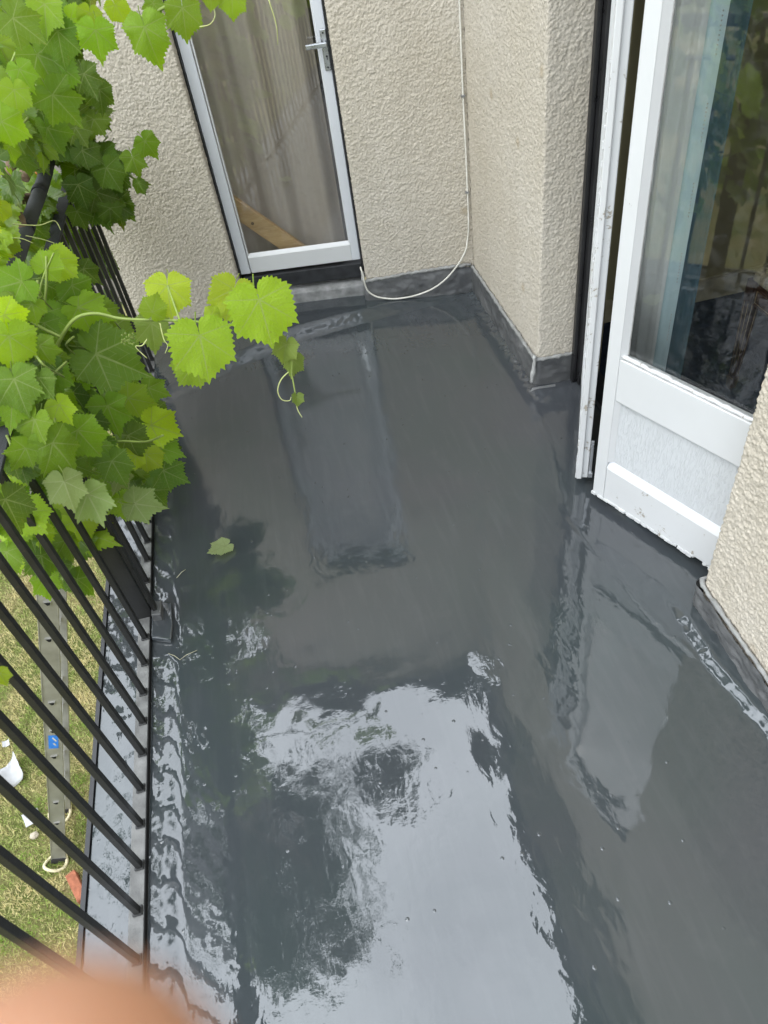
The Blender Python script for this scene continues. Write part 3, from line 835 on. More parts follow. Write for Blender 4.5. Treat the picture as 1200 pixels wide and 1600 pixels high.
hp_ = MB(); bbox_B(hp_, 0.551, 0.577, -0.080, -0.074, 1.045, 1.195); plate = hp_.build('handle_plate', M['chrome'], fd, 0.004)
mb = MB(); mb.tube([B(0.561, -0.075, 1.147), B(0.561, -0.040, 1.147)], 0.009, 12); mb.build('spindle', M['chrome'], plate)
mb = MB(); bbox_B(mb, 0.552, 0.640, -0.046, -0.032, 1.138, 1.156); mb.build('lever', M['chrome'], plate, 0.003)
for zz in (1.182, 1.058):
    mb = MB(); mb.tube([B(0.564, -0.0745, zz), B(0.564, -0.0725, zz)], 0.0035, 10); mb.build('screw', M['dark'], plate)
mb = MB(); mb.tube([B(0.562, -0.0745, 1.098), B(0.562, -0.0728, 1.098)], 0.0042, 10); bbox_B(mb, 0.5603, 0.5637, -0.0745, -0.0728, 1.086, 1.098); mb.build('keyhole', M['dark'], plate)
# sill slab in front of it
mb = MB()
mb.prism([B(0.548, -0.17, 0.0), B(0.548, -0.045, -0.004), B(0.548, -0.050, 0.082), B(0.548, -0.085, 0.094), B(0.548, -0.17, 0.112)], BU * 0.72)
sill = mb.build('door_sill', M['concrete'], None, 0.006)
tag(sill, 'grey weathered stone sill below the far glazed door', 'sill')


def curtain(name, label, mat, pts, z0, z1, amp, lam, seed, parent=None):
    """hanging cloth along a plan line with folds"""
    a, b = Vector((*pts[0], 0)), Vector((*pts[1], 0)); L = (b - a).length; t = (b - a) / L; n = Vector((t.y, -t.x, 0))
    us = np.linspace(0, L, int(L / 0.008) + 2); zs = np.linspace(z0, z1, 40)
    rr = np.random.default_rng(seed); ph = rr.uniform(0, 6.28, 4)
    U, Z = np.meshgrid(us, zs)
    s = 0.6 + 0.4 * (Z - z0) / (z1 - z0)
    D = amp * (np.sin(2 * np.pi * U / lam + ph[0] + 0.5 * np.sin(Z * 1.7 + ph[1])) + 0.5 * np.sin(2 * np.pi * U / (lam * 0.47) + ph[2] + 0.3 * Z)) * s
    V = np.stack([a.x + t.x * U + n.x * D, a.y + t.y * U + n.y * D, Z], -1).reshape(-1, 3)
    h, w = U.shape; q = np.arange((h - 1) * w).reshape(h - 1, w)[:, :-1]
    me = np_mesh(name, V, np.stack([q, q + 1, q + w + 1, q + w], -1).reshape(-1, 4), None, mat, True)
    o = link(name, me, parent)
    if label: tag(o, label, 'curtain')
    return o


curtain('curtain', 'beige curtain hanging in folds behind the far glazed door', M['curtain'], (xy(B(1.20, -0.26, 0)), xy(B(0.625, -0.26, 0))), 0.20, 2.15, 0.030, 0.21, 4)
pa, pb_ = B(1.22, -0.165, 0.61), B(0.80, -0.175, 0.185)
dd = (pb_ - pa).normalized(); sid = dd.cross(BW).normalized()
pk = MB().box((pa + pb_) / 2, (pb_ - pa).length, 0.085, 0.03, (dd, sid, BW)).build('timber_plank', M['pine'], None, 0.003)
tag(pk, 'pale pine plank leaning behind the glass of the far door', 'plank')
mb = MB(); mb.tube([pa.lerp(pb_, 0.42) + BW * 0.0152 + sid * 0.012, pa.lerp(pb_, 0.42) + BW * 0.0165 + sid * 0.012], 0.008, 10); mb.build('knot', M['bark'], pk)
mb = MB(); bbox_B(mb, -0.6, 2.4, -3.2, -0.17, 0.13, 0.17); tag(mb.build('far_room_floor', M['room_floor']), kind='structure')
mb = MB(); bbox_B(mb, -0.6, 0.1, -3.25, -3.2, 0.1, 2.6); bbox_B(mb, 1.7, 2.4, -3.25, -3.2, 0.1, 2.6); bbox_B(mb, 0.1, 1.7, -3.25, -3.2, 0.1, 0.9); bbox_B(mb, -0.65, -0.6, -3.2, -0.14, 0.1, 2.6); bbox_B(mb, 2.4, 2.45, -3.2, -0.14, 0.1, 2.6); bbox_B(mb, -0.6, 2.4, -3.2, -0.14, 2.5, 2.55)  # rear wall has an added, unseen opening that lets light into the room
bbox_B(mb, -0.6, 0.53, -0.16, -0.14, 0.1, 2.5); bbox_B(mb, 1.17, 2.4, -0.16, -0.14, 0.1, 2.5)
tag(mb.build('far_room_wall', M['plaster']), kind='structure')

# ------------------------------------------------------------------ cable on the back wall
cab = [(0.012, 3.2), (0.016, 2.2), (0.015, 1.239), (0.016, 0.901), (0.014, 0.70), (0.014, 0.501), (0.0145, 0.40), (0.017, 0.32), (0.030, 0.25), (0.055, 0.195), (0.09, 0.148), (0.14, 0.097), (0.20, 0.058), (0.26, 0.037), (0.32, 0.026),
       (0.392, 0.024), (0.445, 0.033), (0.485, 0.046), (0.515, 0.066), (0.533, 0.09), (0.541, 0.125), (0.543, 0.165), (0.548, 0.20)]
pts = []
for i in range(len(cab) - 1):
    p0, p1, p2, p3 = cab[max(i - 1, 0)], cab[i], cab[i + 1], cab[min(i + 2, len(cab) - 1)]
    for k in range(4):
        s = k / 4
        f = lambda a, b, c, d: 0.5 * (2 * b + (c - a) * s + (2 * a - 5 * b + 4 * c - d) * s * s + (3 * b - a - 3 * c + d) * s ** 3)
        u_, z_ = f(p0[0], p1[0], p2[0], p3[0]), f(p0[1], p1[1], p2[1], p3[1])
        w_ = 0.010 if z_ > 0.25 else 0.026
        pts.append(B(u_, w_, z_))
pts.append(B(0.552, 0.004, 0.205))
cb = empty('wall_cable', B(0.02, 0.01, 0.9), 'thin cream cable running down the corner and drooping across the lead flashing', 'cable')
MB().tube(pts, 0.0042, 8).build('cord', M['cable'], cb)
for z_ in (1.75, 0.901, 0.501):
    mb = MB(); bbox_B(mb, 0.008, 0.024, 0.002, 0.017, z_ - 0.004, z_ + 0.004); mb.build('cable_clip', M['concrete'], cb)

# ------------------------------------------------------------------ French doors
jm = empty('door_frame', (1.15, 2.37, 0), 'black door frame jamb beside the cream pier, holding the French doors', 'door frame')
mb = MB().lim(1.108, 1.17, 2.352, 2.392, 0.012, 2.03); mb.lim(1.09, 1.106, 2.376, 2.398, 0.016, 2.03)
mb.build('hinge_jamb', M['black'], jm, 0.002)
MB().lim(1.165, 1.20, 1.14, 1.203, 0.012, 2.03).build('hinge_jamb', M['black'], jm, 0.002)
MB().lim(1.11, 1.17, 1.2325, 2.352, 1.985, 2.028).build('head', M['black'], jm)
MB().lim(1.13, 1.22, 1.17, 2.40, 0.0, 0.022).build('threshold', M['black_rough'], jm)


def leaf_frame(p_free, p_hinge, out_hint):
    f, h = Vector((*p_free, 0)), Vector((*p_hinge, 0))
    u = (h - f).normalized(); n = Vector((u.y, -u.x, 0))
    if n.dot(Vector(out_hint)) < 0: n = -n
    return f, u, n, (h - f).length


def door_leaf(name, label, p_free, p_hinge, out_hint, edge_mat):
    """French door leaf: stiles, rails, crazed bottom panel and a tall pane"""
    f, u, n, L = leaf_frame(p_free, p_hinge, out_hint)
    root = empty(name, f, label, 'door')
    T = 0.040

    def bx(mb, u0, u1, w0, w1, z0, z1):
        return mb.box(f + u * ((u0 + u1) / 2) + n * ((w0 + w1) / 2) + UP * ((z0 + z1) / 2), u1 - u0, w1 - w0, z1 - z0, (u, n, UP))
    z0, z1 = 0.036, 2.0
    m = bx(MB(), 0, 0.046, -T, 0, z0, z1); m.build('stile', edge_mat, root, 0.003)
    m = bx(MB(), L - 0.05, L, -T, 0, z0, z1); m.build('stile', M['paint'], root, 0.003)
    m = bx(MB(), 0.0465, L - 0.0505, -T, -0.001, z0 + 0.004, 0.178); m.build('bottom_rail', M['paint_old'], root, 0.004)
    m = bx(MB(), 0.0465, L - 0.0505, -T, -0.001, 0.452, 0.600); m.build('middle_rail', M['paint'], root, 0.003)
    m = bx(MB(), 0.0465, L - 0.0505, -T, -0.001, 1.925, z1); m.build('top_rail', M['paint'], root, 0.003)
    m = bx(MB(), 0.0465, L - 0.0505, -0.028, -0.016, 0.178, 0.452); m.build('panel', M['paint_crazed'], root)
    m = MB()
    m.prism([f + u * 0.047 - n * 0.001 + UP * 0.1785, f + u * 0.047 - n * 0.016 + UP * 0.1785, f + u * 0.047 - n * 0.016 + UP * 0.202], u * (L - 0.098))
    m.build('panel_ledge', M['paint_clean'], root)
    m = MB()
    for zz0, zz1, dep in ((0.2025, 0.4515, -0.0155), (0.6005, 1.9245, -0.020)):
        m.prism([f + u * 0.0465 - n * 0.002 + UP * zz0, f + u * 0.0465 + n * dep + UP * zz0, f + u * 0.060 + n * dep + UP * zz0], UP * (zz1 - zz0))
        m.prism([f + u * (L - 0.0505) - n * 0.002 + UP * zz0, f + u * (L - 0.0505) + n * dep + UP * zz0, f + u * (L - 0.064) + n * dep + UP * zz0], UP * (zz1 - zz0))
    m.build('moulding', M['paint'], root)
    # cracked putty at the foot of the pane
    pts_ = [f + u * s_ + n * -0.010 + UP * 0.607 for s_ in np.linspace(0.05, L - 0.054, 30)]
    rr = random.Random(5)
    m = MB().tube([p + Vector((0, 0, rr.uniform(-0.002, 0.002))) for p in pts_], [rr.uniform(0.0055, 0.0085) for _ in pts_], 6)
    m.build('putty_bead', M['paint_old'], root)
    m = bx(MB(), 0.0466, L - 0.0506, -0.024, -0.0205, 0.6003, 1.9247); m.build('glass_pane', M['glass'], root)
    m = bx(MB(), 0.0600, 0.0632, -0.0203, -0.0185, 0.603, 1.922); m.build('gasket', M['mastic'], root)
    return root, f, u, n, L


lf2 = door_leaf('french_door', 'white French door leaf with glass pane and crazed panel, nearer of the pair', (0.8955, 1.7235), (1.1235, 1.2130), (-1, -0.5, 0), M['paint'])
lf1 = door_leaf('french_door', 'white French door leaf seen edge on, beside the black jamb', (0.872, 1.812), (1.124, 2.362), (-1, 0.4, 0), M['paint_old'])
root, f, u, n, L = lf1
# the rebated meeting edge of the leaf with its ragged paint
m = MB(); m.box(f - u * 0.006 - n * 0.010 + UP * 1.016, 0.011, 0.018, 1.955, (u, n, UP)); m.build('meeting_strip', M['paint_old'], root, 0.003)
rr = random.Random(9); m = MB()
for k in range(150):
    zz = rr.choice((rr.uniform(0.04, 0.75), rr.uniform(0.04, 1.9)))
    m.box(f - u * 0.001 + n * (0.0008) + UP * zz, rr.uniform(0.003, 0.008), rr.uniform(0.002, 0.005), rr.uniform(0.004, 0.02), (u, n, UP))
m.build('paint_flakes', M['paint_old'], root)
m = MB(); m.box(f - u * 0.004 - n * 0.046 + UP * 0.13, 0.006, 0.010, 0.16, (u, n, UP)); m.box(f - u * 0.008 - n * 0.048 + UP * 0.06, 0.012, 0.014, 0.02, (u, n, UP)); m.build('bolt', M['chrome'], root, 0.001)
root, f, u, n, L = lf2
rr = random.Random(12); m = MB()
for k in range(120):
    s_ = rr.uniform(0.0, L - 0.02)
    m.box(f + u * s_ - n * rr.uniform(0.001, 0.006) + UP * (0.038 + rr.uniform(-0.004, 0.002)), rr.uniform(0.006, 0.022), rr.uniform(0.004, 0.012), rr.uniform(0.004, 0.010), (u, n, UP))
m.build('paint_flakes', M['paint_old'], root)

# room behind the French doors
tag(MB().lim(1.205, 4.9, -1.6, 2.78, -0.02, 0.004).build('carpet_floor', M['carpet']), kind='structure')
mb = MB().lim(1.205, 4.9, 2.78, 2.83, -0.02, 2.5); mb.lim(4.9, 4.95, -1.6, -0.6, -0.02, 2.5); mb.lim(4.9, 4.95, 1.8, 2.83, -0.02, 2.5); mb.lim(4.9, 4.95, -0.6, 1.8, -0.02, 0.8); mb.lim(4.9, 4.95, -0.6, 1.8, 2.2, 2.5); mb.lim(1.205, 4.9, -1.65, -1.6, -0.02, 2.5); mb.lim(1.205, 4.9, -1.6, 2.78, 2.5, 2.55)  # unseen opening added in the far wall to brighten the interior
mb.lim(1.205, 1.225, -1.6, 1.16, -0.02, 2.5); mb.lim(1.205, 1.225, 2.41, 2.78, -0.02, 2.5); mb.lim(1.205, 1.225, 1.16, 2.41, 2.04, 2.5)
tag(mb.build('room_wall', M['olive']), kind='structure')
tag(MB().lim(1.23, 4.9, 2.762, 2.7795, 0.004, 0.11).build('skirting_board', M['skirt']), kind='structure')
curtain('net_curtain', 'grey net curtain hanging inside beside the French doors', M['net'], ((1.30, 2.36), (1.30, 2.095)), 0.02, 2.2, 0.014, 0.12, 8)
tc_ = curtain('teal_curtain', 'teal curtain with a pale hem inside the French doors', M['teal'], ((1.30, 2.055), (1.315, 1.960)), 0.02, 2.2, 0.011, 0.07, 9)
curtain('hem', None, M['teal_pale'], ((1.288, 2.118), (1.296, 2.045)), 0.02, 2.2, 0.005, 0.09, 10, tc_)
m = MB()
for k in range(170):
    if (k // 10) % 2: continue
    m.box((1.279, 2.035, 0.15 + k * 0.011), 0.003, 0.003, 0.003)
tag(m.build('stitching', M['white'], tc_), kind='stuff')

ch = empty('dining_chair', (1.90, 1.86, 0), 'dark wooden chair with pale inlaid lines inside the French doors', 'chair')
cx0, cx1, cy0, cy1 = 1.655, 2.085, 1.70, 2.135


def chair_leg(x, y):
    m = MB()
    for (z0, z1, r0, r1) in ((0.0, 0.05, 0.013, 0.017), (0.05, 0.40, 0.013, 0.022), (0.40, 0.46, 0.0225, 0.0225)):
        m.tube([(x, y, z0 + 0.004), (x, y, z1 + 0.004)], [r0 * 1.414, r1 * 1.414], 4, True, False, Vector((1, 1, 0)))
    o = m.build('leg', M['mahogany'], ch)
    m = MB()
    for (sx, sy) in ((-1, 0), (0, -1)):
        for s_ in (-0.7, 0.7):
            a = Vector((x + sx * 0.0135 + (0 if sx else s_ * 0.010), y + sy * 0.0135 + (0 if sy else s_ * 0.010), 0.07))
            b = Vector((x + sx * 0.0212 + (0 if sx else s_ * 0.016), y + sy * 0.0212 + (0 if sy else s_ * 0.016), 0.38))
            m.tube([a, b], 0.0011, 4)
    m.build('inlay_line', M['inlay'], o)


for x_ in (cx0, cx1):
    for y_ in (cy0, cy1): chair_leg(x_, y_)
mb = MB().lim(cx0 - 0.018, cx0 + 0.006, cy0 + 0.024, cy1 - 0.024, 0.385, 0.455); mb.lim(cx1 - 0.006, cx1 + 0.018, cy0 + 0.024, cy1 - 0.024, 0.385, 0.455)
mb.lim(cx0 + 0.024, cx1 - 0.024, cy0 - 0.018, cy0 + 0.006, 0.385, 0.455); mb.lim(cx0 + 0.024, cx1 - 0.024, cy1 - 0.006, cy1 + 0.018, 0.385, 0.455)
ap = mb.build('seat_rail', M['mahogany'], ch)
m = MB()
for zz in (0.398, 0.443): m.tube([(cx0 - 0.0188, cy0 + 0.04, zz), (cx0 - 0.0188, cy1 - 0.04, zz)], 0.0011, 4)
for yy in (cy0 + 0.04, cy1 - 0.04): m.tube([(cx0 - 0.0188, yy, 0.398), (cx0 - 0.0188, yy, 0.443)], 0.0011, 4)
m.build('inlay_line', M['inlay'], ap)
MB().lim(cx0 - 0.014, cx1 + 0.014, cy0 - 0.014, cy1 + 0.014, 0.456, 0.50).build('seat', M['seat'], ch, 0.014, 3)
mb = MB()
for y_ in (cy0, cy1): mb.tube([(cx1, y_, 0.46), (cx1 + 0.05, y_, 0.75), (cx1 + 0.11, y_, 0.98)], 0.018, 8)
for s_ in (0.62, 0.78, 0.95): mb.tube([(cx1 + 0.03 + (s_ - 0.6) * 0.2, cy0, s_), (cx1 + 0.03 + (s_ - 0.6) * 0.2, cy1, s_)], 0.014, 8)
mb.build('backrest', M['mahogany'], ch)

# ------------------------------------------------------------------ ladder on the lawn
LA = Vector((-2.363, 2.444, GZ)); LDIR = Vector((1.069, 0, 2.614)).normalized(); LN = Vector((LDIR.z, 0, -LDIR.x))
LY = Vector((0, 1, 0)); LLEN = 3.62
ld = empty('ladder', LA, 'aluminium ladder leaning from the lawn up to the balcony edge', 'ladder')
for k, yo in enumerate((0.0, 0.345)):
    m = MB().box(LA + LY * yo + LDIR * (LLEN / 2 + 0.04), 0.092, 0.022, LLEN, (LN, LY, LDIR))
    m.box(LA + LY * (yo - 0.012) + LN * 0.043 + LDIR * (LLEN / 2 + 0.04), 0.006, 0.006, LLEN, (LN, LY, LDIR))
    m.box(LA + LY * (yo - 0.012) - LN * 0.043 + LDIR * (LLEN / 2 + 0.04), 0.006, 0.006, LLEN, (LN, LY, LDIR))
    m.build('stile', M['alu'], ld, 0.002)
    m = MB().box(LA + LY * yo + LDIR * 0.025, 0.098, 0.034, 0.07, (LN, LY, LDIR)); ft = m.build('foot', M['bristle'], ld, 0.006)
    pts = []
    for j in range(25):
        a = 2 * math.pi * j / 24
        pts.append(LA + LY * (yo - 0.01) + Vector((0.075 * math.cos(a) - 0.01, 0.062 * math.sin(a), 0.022 + 0.022 * math.sin(a * 2 + k))))
    MB().tube(pts, 0.0105, 8).build('rope_loop', M['rope'], ft)
nr = 13
for k in range(nr):
    c0 = LA + LDIR * (0.30 + k * 0.262)
    tri = lambda r_: [c0 - LY * 0.018 + LN * (-1.0 * r_) + LDIR * (0.35 * r_), c0 - LY * 0.018 + LN * (0.9 * r_) + LDIR * (0.75 * r_), c0 - LY * 0.018 + LN * (0.75 * r_) - LDIR * (0.55 * r_), c0 - LY * 0.018 - LDIR * (0.85 * r_)]
    m = MB().prism(list(reversed(tri(0.019))), LY * 0.38); rg = m.build('rung', M['alu'], ld)
    MB().prism(list(reversed([p - LY * 0.0016 for p in tri(0.014)])), LY * 0.001).build('rung_hole', M['dark'], rg)
c0 = LA + LDIR * 1.50 - LY * 0.0125
st = MB().box(c0, 0.050, 0.0012, 0.13, (LN, LY, LDIR)).build('sticker', M['blue'], ld)
m = MB()
for o_, w_ in ((0.025, 0.9), (-0.022, 0.55)):
    m.box(c0 - LY * 0.0012 + LDIR * o_ + LN * 0.006, 0.009, 0.0008, 0.045 * w_, ((LN + LDIR * 0.5).normalized(), LY, (LDIR - LN * 0.5).normalized()))
m.build('sticker_print', M['white'], st)

# ------------------------------------------------------------------ litter on the lawn
gb = on_z(110, 1365, GZ + 0.05); ge = on_z(129, 1405, GZ + 0.05)
bd = (ge - gb); bd.z = 0; bd.normalize(); bs = Vector((-bd.y, bd.x, 0))
bk = MB().box((gb + ge) / 2 - UP * 0.018, 0.215, 0.065, 0.065, (bd, bs, UP)).build('brick', M['brick'], None, 0.004)
tag(bk, 'orange-red brick lying on the grass below the balcony edge', 'brick')


def scrap(name, label, px, size, bend, seed, cat='paper'):
    p = on_z(*px, GZ + 0.035); rr = np.random.default_rng(seed); k = 7
    g = np.linspace(-0.5, 0.5, k); X, Y = np.meshgrid(g, g); a = rr.uniform(0, 6.28)
    Zz = bend * (X * X * 2.4 + 0.5 * X * Y) + 0.06 * rr.normal(0, 1, X.shape) * bend
    V = np.stack([(X * math.cos(a) - Y * math.sin(a)) * size[0], (X * math.sin(a) + Y * math.cos(a)) * size[1], Zz * size[0]], -1).reshape(-1, 3)
    qd = np.arange((k - 1) * k).reshape(k - 1, k)[:, :-1]
    me = np_mesh(name, V, np.stack([qd, qd + 1, qd + k + 1, qd + k], -1).reshape(-1, 4), None, M['paper'])
    o = link(name, me); o.location = p; o.rotation_euler = (0.15, 0.1, 0)
    s_ = o.modifiers.new('thickness', 'SOLIDIFY'); s_.thickness = 0.0015
    return tag(o, label, cat)


scrap('paper_scrap', 'crumpled white paper scrap, largest on the lawn, left of the ladder', (20, 1210), (0.14, 0.20), 0.9, 3)
scrap('paper_scrap', 'flat grey-white square of paper on the grass beside the ladder foot', (50, 1278), (0.11, 0.095), 0.2, 5)
scrap('paper_scrap', 'tiny white paper scrap beyond the crumpled one at the left edge', (10, 1162), (0.05, 0.05), 0.5, 6)
p = on_z(54, 1308, GZ + 0.02)
m = MB().tube([p + Vector((-0.03, 0.0, 0)), p + Vector((-0.018, 0.01, 0)), p + Vector((0.01, 0.012, 0.003)), p + Vector((0.028, 0.004, 0))], [0.008, 0.024, 0.026, 0.009], 9)
tag(m.build('pebble', M['stone'], None, 0.002), 'pale pebble on the grass below the square paper', 'stone')

# ------------------------------------------------------------------ vine
vine = empty('grape_vine', (-0.75, 2.3, 0), 'leafy green grape vine sprawling over the balcony railing', 'vine')
VOFF = Vector(vine.location)


def leaf_mesh(name, depth, seed, fold=0.15, droop=0.35, wavy=0.05, curl=0.0, petiole=0.55):
    rr = np.random.default_rng(seed)
    k_ = min(1.0, depth / 0.4) if depth < 0.42 else 1.0
    side = 0.95 - 0.15 * k_; low = 0.82 - 0.20 * k_
    ctl = [(0, 1.0), (23, 0.97 - 0.34 * depth), (47, side), (74, side - 0.34 * depth), (102, low), (130, low - 0.08), (154, 0.50), (170, 0.36), (180, 0.12)]
    ctl = [(a, r_ * (1 + rr.normal(0, 0.03))) for a, r_ in ctl]
    ca = np.array([c[0] for c in ctl]); crr = np.array([c[1] for c in ctl])
    nt = 40
    th, rad = [], []
    lobes = (0, 47, 102)
    for side in (1, -1):
        ang = np.linspace(0, 180, nt + 1)[(0 if side == 1 else 1):-1] if True else None
        a2 = np.linspace(0, 178, nt * 2)
        for i, a in enumerate(a2):
            if side == -1 and i == 0: continue
            k = np.interp(a, ca, crr)
            near = min(abs(a - l) for l in lobes)
            k *= 1 + (0.10 * math.exp(-(near / 7.0) ** 2))
            k *= 1 + (0.05 if i % 4 == 0 else (0.015 if i % 4 == 1 else (-0.045 if i % 4 == 2 else -0.01))) * (1.0 if a < 165 else 0.3)
            th.append(side * a); rad.append(k * (1 + rr.normal(0, 0.012)))
    order = np.argsort(th); th = np.radians(np.array(th)[order]); rad = np.array(rad)[order]
    ox, oy = np.sin(th) * rad, np.cos(th) * rad
    n = len(th)
    ring = [(0.5, 4), (0.8, 2)]
    V = [(0, 0)]
    i1 = np.arange(0, n, 4); i2 = np.arange(0, n, 2)
    V += [(ox[i] * 0.48, oy[i] * 0.48) for i in i1]; V += [(ox[i] * 0.78, oy[i] * 0.78) for i in i2]; V += list(zip(ox, oy))
    V = np.array(V)
    F = []
    o1, o2, o3 = 1, 1 + len(i1), 1 + len(i1) + len(i2)
    for k in range(len(i1) - 1): F.append((0, o1 + k + 1, o1 + k))

    def stitch(a, na, b, nb, step):
        for k in range(na - 1):
            A, A1 = a + k, a + k + 1
            bs_ = b + k * step
            if bs_ + step > b + nb - 1: step_ = b + nb - 1 - bs_
            else: step_ = step
            F.append((A, A1, bs_))
            for j in range(step_):
                F.append((A1, bs_ + j + 1, bs_ + j))
        # the tail on the outer ring
        k = na - 1; s0 = b + k * step
        for j in range(s0, b + nb - 1): F.append((a + na - 1, j + 1, j))
    stitch(o1, len(i1), o2, len(i2), 2); stitch(o2, len(i2), o3, n, 2)
    x, y = V[:, 0], V[:, 1]; r2 = x * x + y * y; an = np.arctan2(x, y)
    z = fold * np.abs(x) - droop * r2 * 0.5 + wavy * np.sin(an * 5 + seed) * r2 + 0.035 * np.cos(an * 7.3) * r2
    z += 0.055 * np.abs(np.sin(an * 3.6)) * np.sqrt(r2) + 0.03 * np.sin(x * 9 + seed) * np.sin(y * 8 + 2 * seed) * np.sqrt(r2)
    if curl:
        c = curl * np.maximum(np.abs(x) - 0.2, 0); z = z - c * 1.5; x = x * (1 - 0.35 * curl * np.abs(x))
    P3 = [(a, b, c) for a, b, c in zip(x, y, z)]
    uvs = [(a / 2.4 + 0.5, b / 2.4 + 0.5) for a, b in V]
    # petiole
    base = len(P3); nl = 6
    for k in range(nl):
        s_ = k / (nl - 1)
        c = Vector((0.05 * math.sin(s_ * 3 + seed), -petiole * s_, -0.30 * petiole * math.sin(s_ * 2.0) - 0.03))
        if k == 0: c = Vector((0, 0.02, -0.012))
        rr_ = 0.017
        for j in range(4):
            q_ = j * math.pi / 2
            P3.append((c.x + rr_ * math.cos(q_), c.y, c.z + rr_ * math.sin(q_))); uvs.append((0.5, 0.5 + 0.1))
    T = [tuple(f_) for f_ in F]
    Q = []
    for k in range(nl - 1):
        for j in range(4):
            a = base + k * 4 + j; b = base + k * 4 + (j + 1) % 4
            Q.append((a, b, b + 4, a + 4))
    return np_mesh(name, P3, Q, T, M['leaf'], True, uvs)


LEAVES = [leaf_mesh('leaf', d_, i, fo, dr, wa) for i, (d_, fo, dr, wa) in enumerate((
    (0.40, 0.10, 0.35, 0.08), (0.55, 0.22, 0.45, 0.07), (0.62, 0.14, 0.30, 0.10), (0.45, 0.05, 0.60, 0.09), (0.55, 0.32, 0.25, 0.06), (0.70, 0.16, 0.55, 0.10), (0.6, 0.10, 1.05, 0.13), (0.5, 0.45, 0.7, 0.11), (0.65, -0.2, 0.9, 0.12)))]
YOUNG = [leaf_mesh('leaf', d_, 20 + i, fo, dr, wa) for i, (d_, fo, dr, wa) in enumerate(((0.25, 0.10, 0.30, 0.06), (0.4, 0.16, 0.4, 0.07), (0.3, 0.02, 0.5, 0.08)))]
FOLDED = [leaf_mesh('leaf', 0.45, 31, 0.9, 0.5, 0.08, 0.0), leaf_mesh('leaf', 0.5, 33, -0.75, 0.6, 0.10, 0.3)]
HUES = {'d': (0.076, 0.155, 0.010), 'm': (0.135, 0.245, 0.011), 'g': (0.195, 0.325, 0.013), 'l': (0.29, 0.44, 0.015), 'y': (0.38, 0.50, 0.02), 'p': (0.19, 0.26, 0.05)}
n_leaf = 0


def add_leaf(me, pos, tip, nrm, size, hue):
    global n_leaf
    n_leaf += 1
    y = tip.normalized(); z = (nrm - y * nrm.dot(y)).normalized(); x = y.cross(z)
    o = bpy.data.objects.new('leaf', me); COL.objects.link(o); o.parent = vine
    h = HUES[hue]; k = random.uniform(0.85, 1.18)
    o.color = (h[0] * k * random.uniform(0.88, 1.14), h[1] * k, h[2] * k, 1)
    s = size
    o.matrix_local = Matrix(((x.x * s, y.x * s, z.x * s, pos.x - VOFF.x), (x.y * s, y.y * s, z.y * s, pos.y - VOFF.y), (x.z * s, y.z * s, z.z * s, pos.z - VOFF.z), (0, 0, 0, 1)))
    return o


def rail_dist(px, py, X=RX):
    d = pixel_ray(px, py).normalized()
    t1 = X / d.x if d.x < -1e-3 else 9
    t2 = (3.18 + BU.y / BU.x * 0) / d.y if d.y > 0 else 9
    return min(t1, t2)


def hero(px, py, L, ang, hue, kind='a', dist=None, under=False, tilt=0.5, k=None):
    d = pixel_ray(px, py).normalized()
    D = dist or min(max(0.80 * rail_dist(px, py), 1.8), 2.65)
    pos = CAM + d * D
    a = R(ang)
    tip = RIGHT * math.cos(a) - DOWN * math.sin(a)
    tip = tip - d * tip.dot(d)
    nv = -d + Vector((random.uniform(-1, 1), random.uniform(-1, 1), random.uniform(-0.3, 1))) * tilt
    tip = (tip.normalized() + d * random.uniform(-0.25, 0.25)).normalized()
    if under: nv = -nv
    pool = {'a': LEAVES, 'y': YOUNG, 'f': FOLDED}[kind]
    me = pool[k % len(pool)] if k is not None else random.choice(pool)
    depth_px = D * d.dot(FWD)
    return add_leaf(me, pos, tip, nv, L * (0.97 if kind == 'y' else 0.82) * depth_px / FPX, hue)


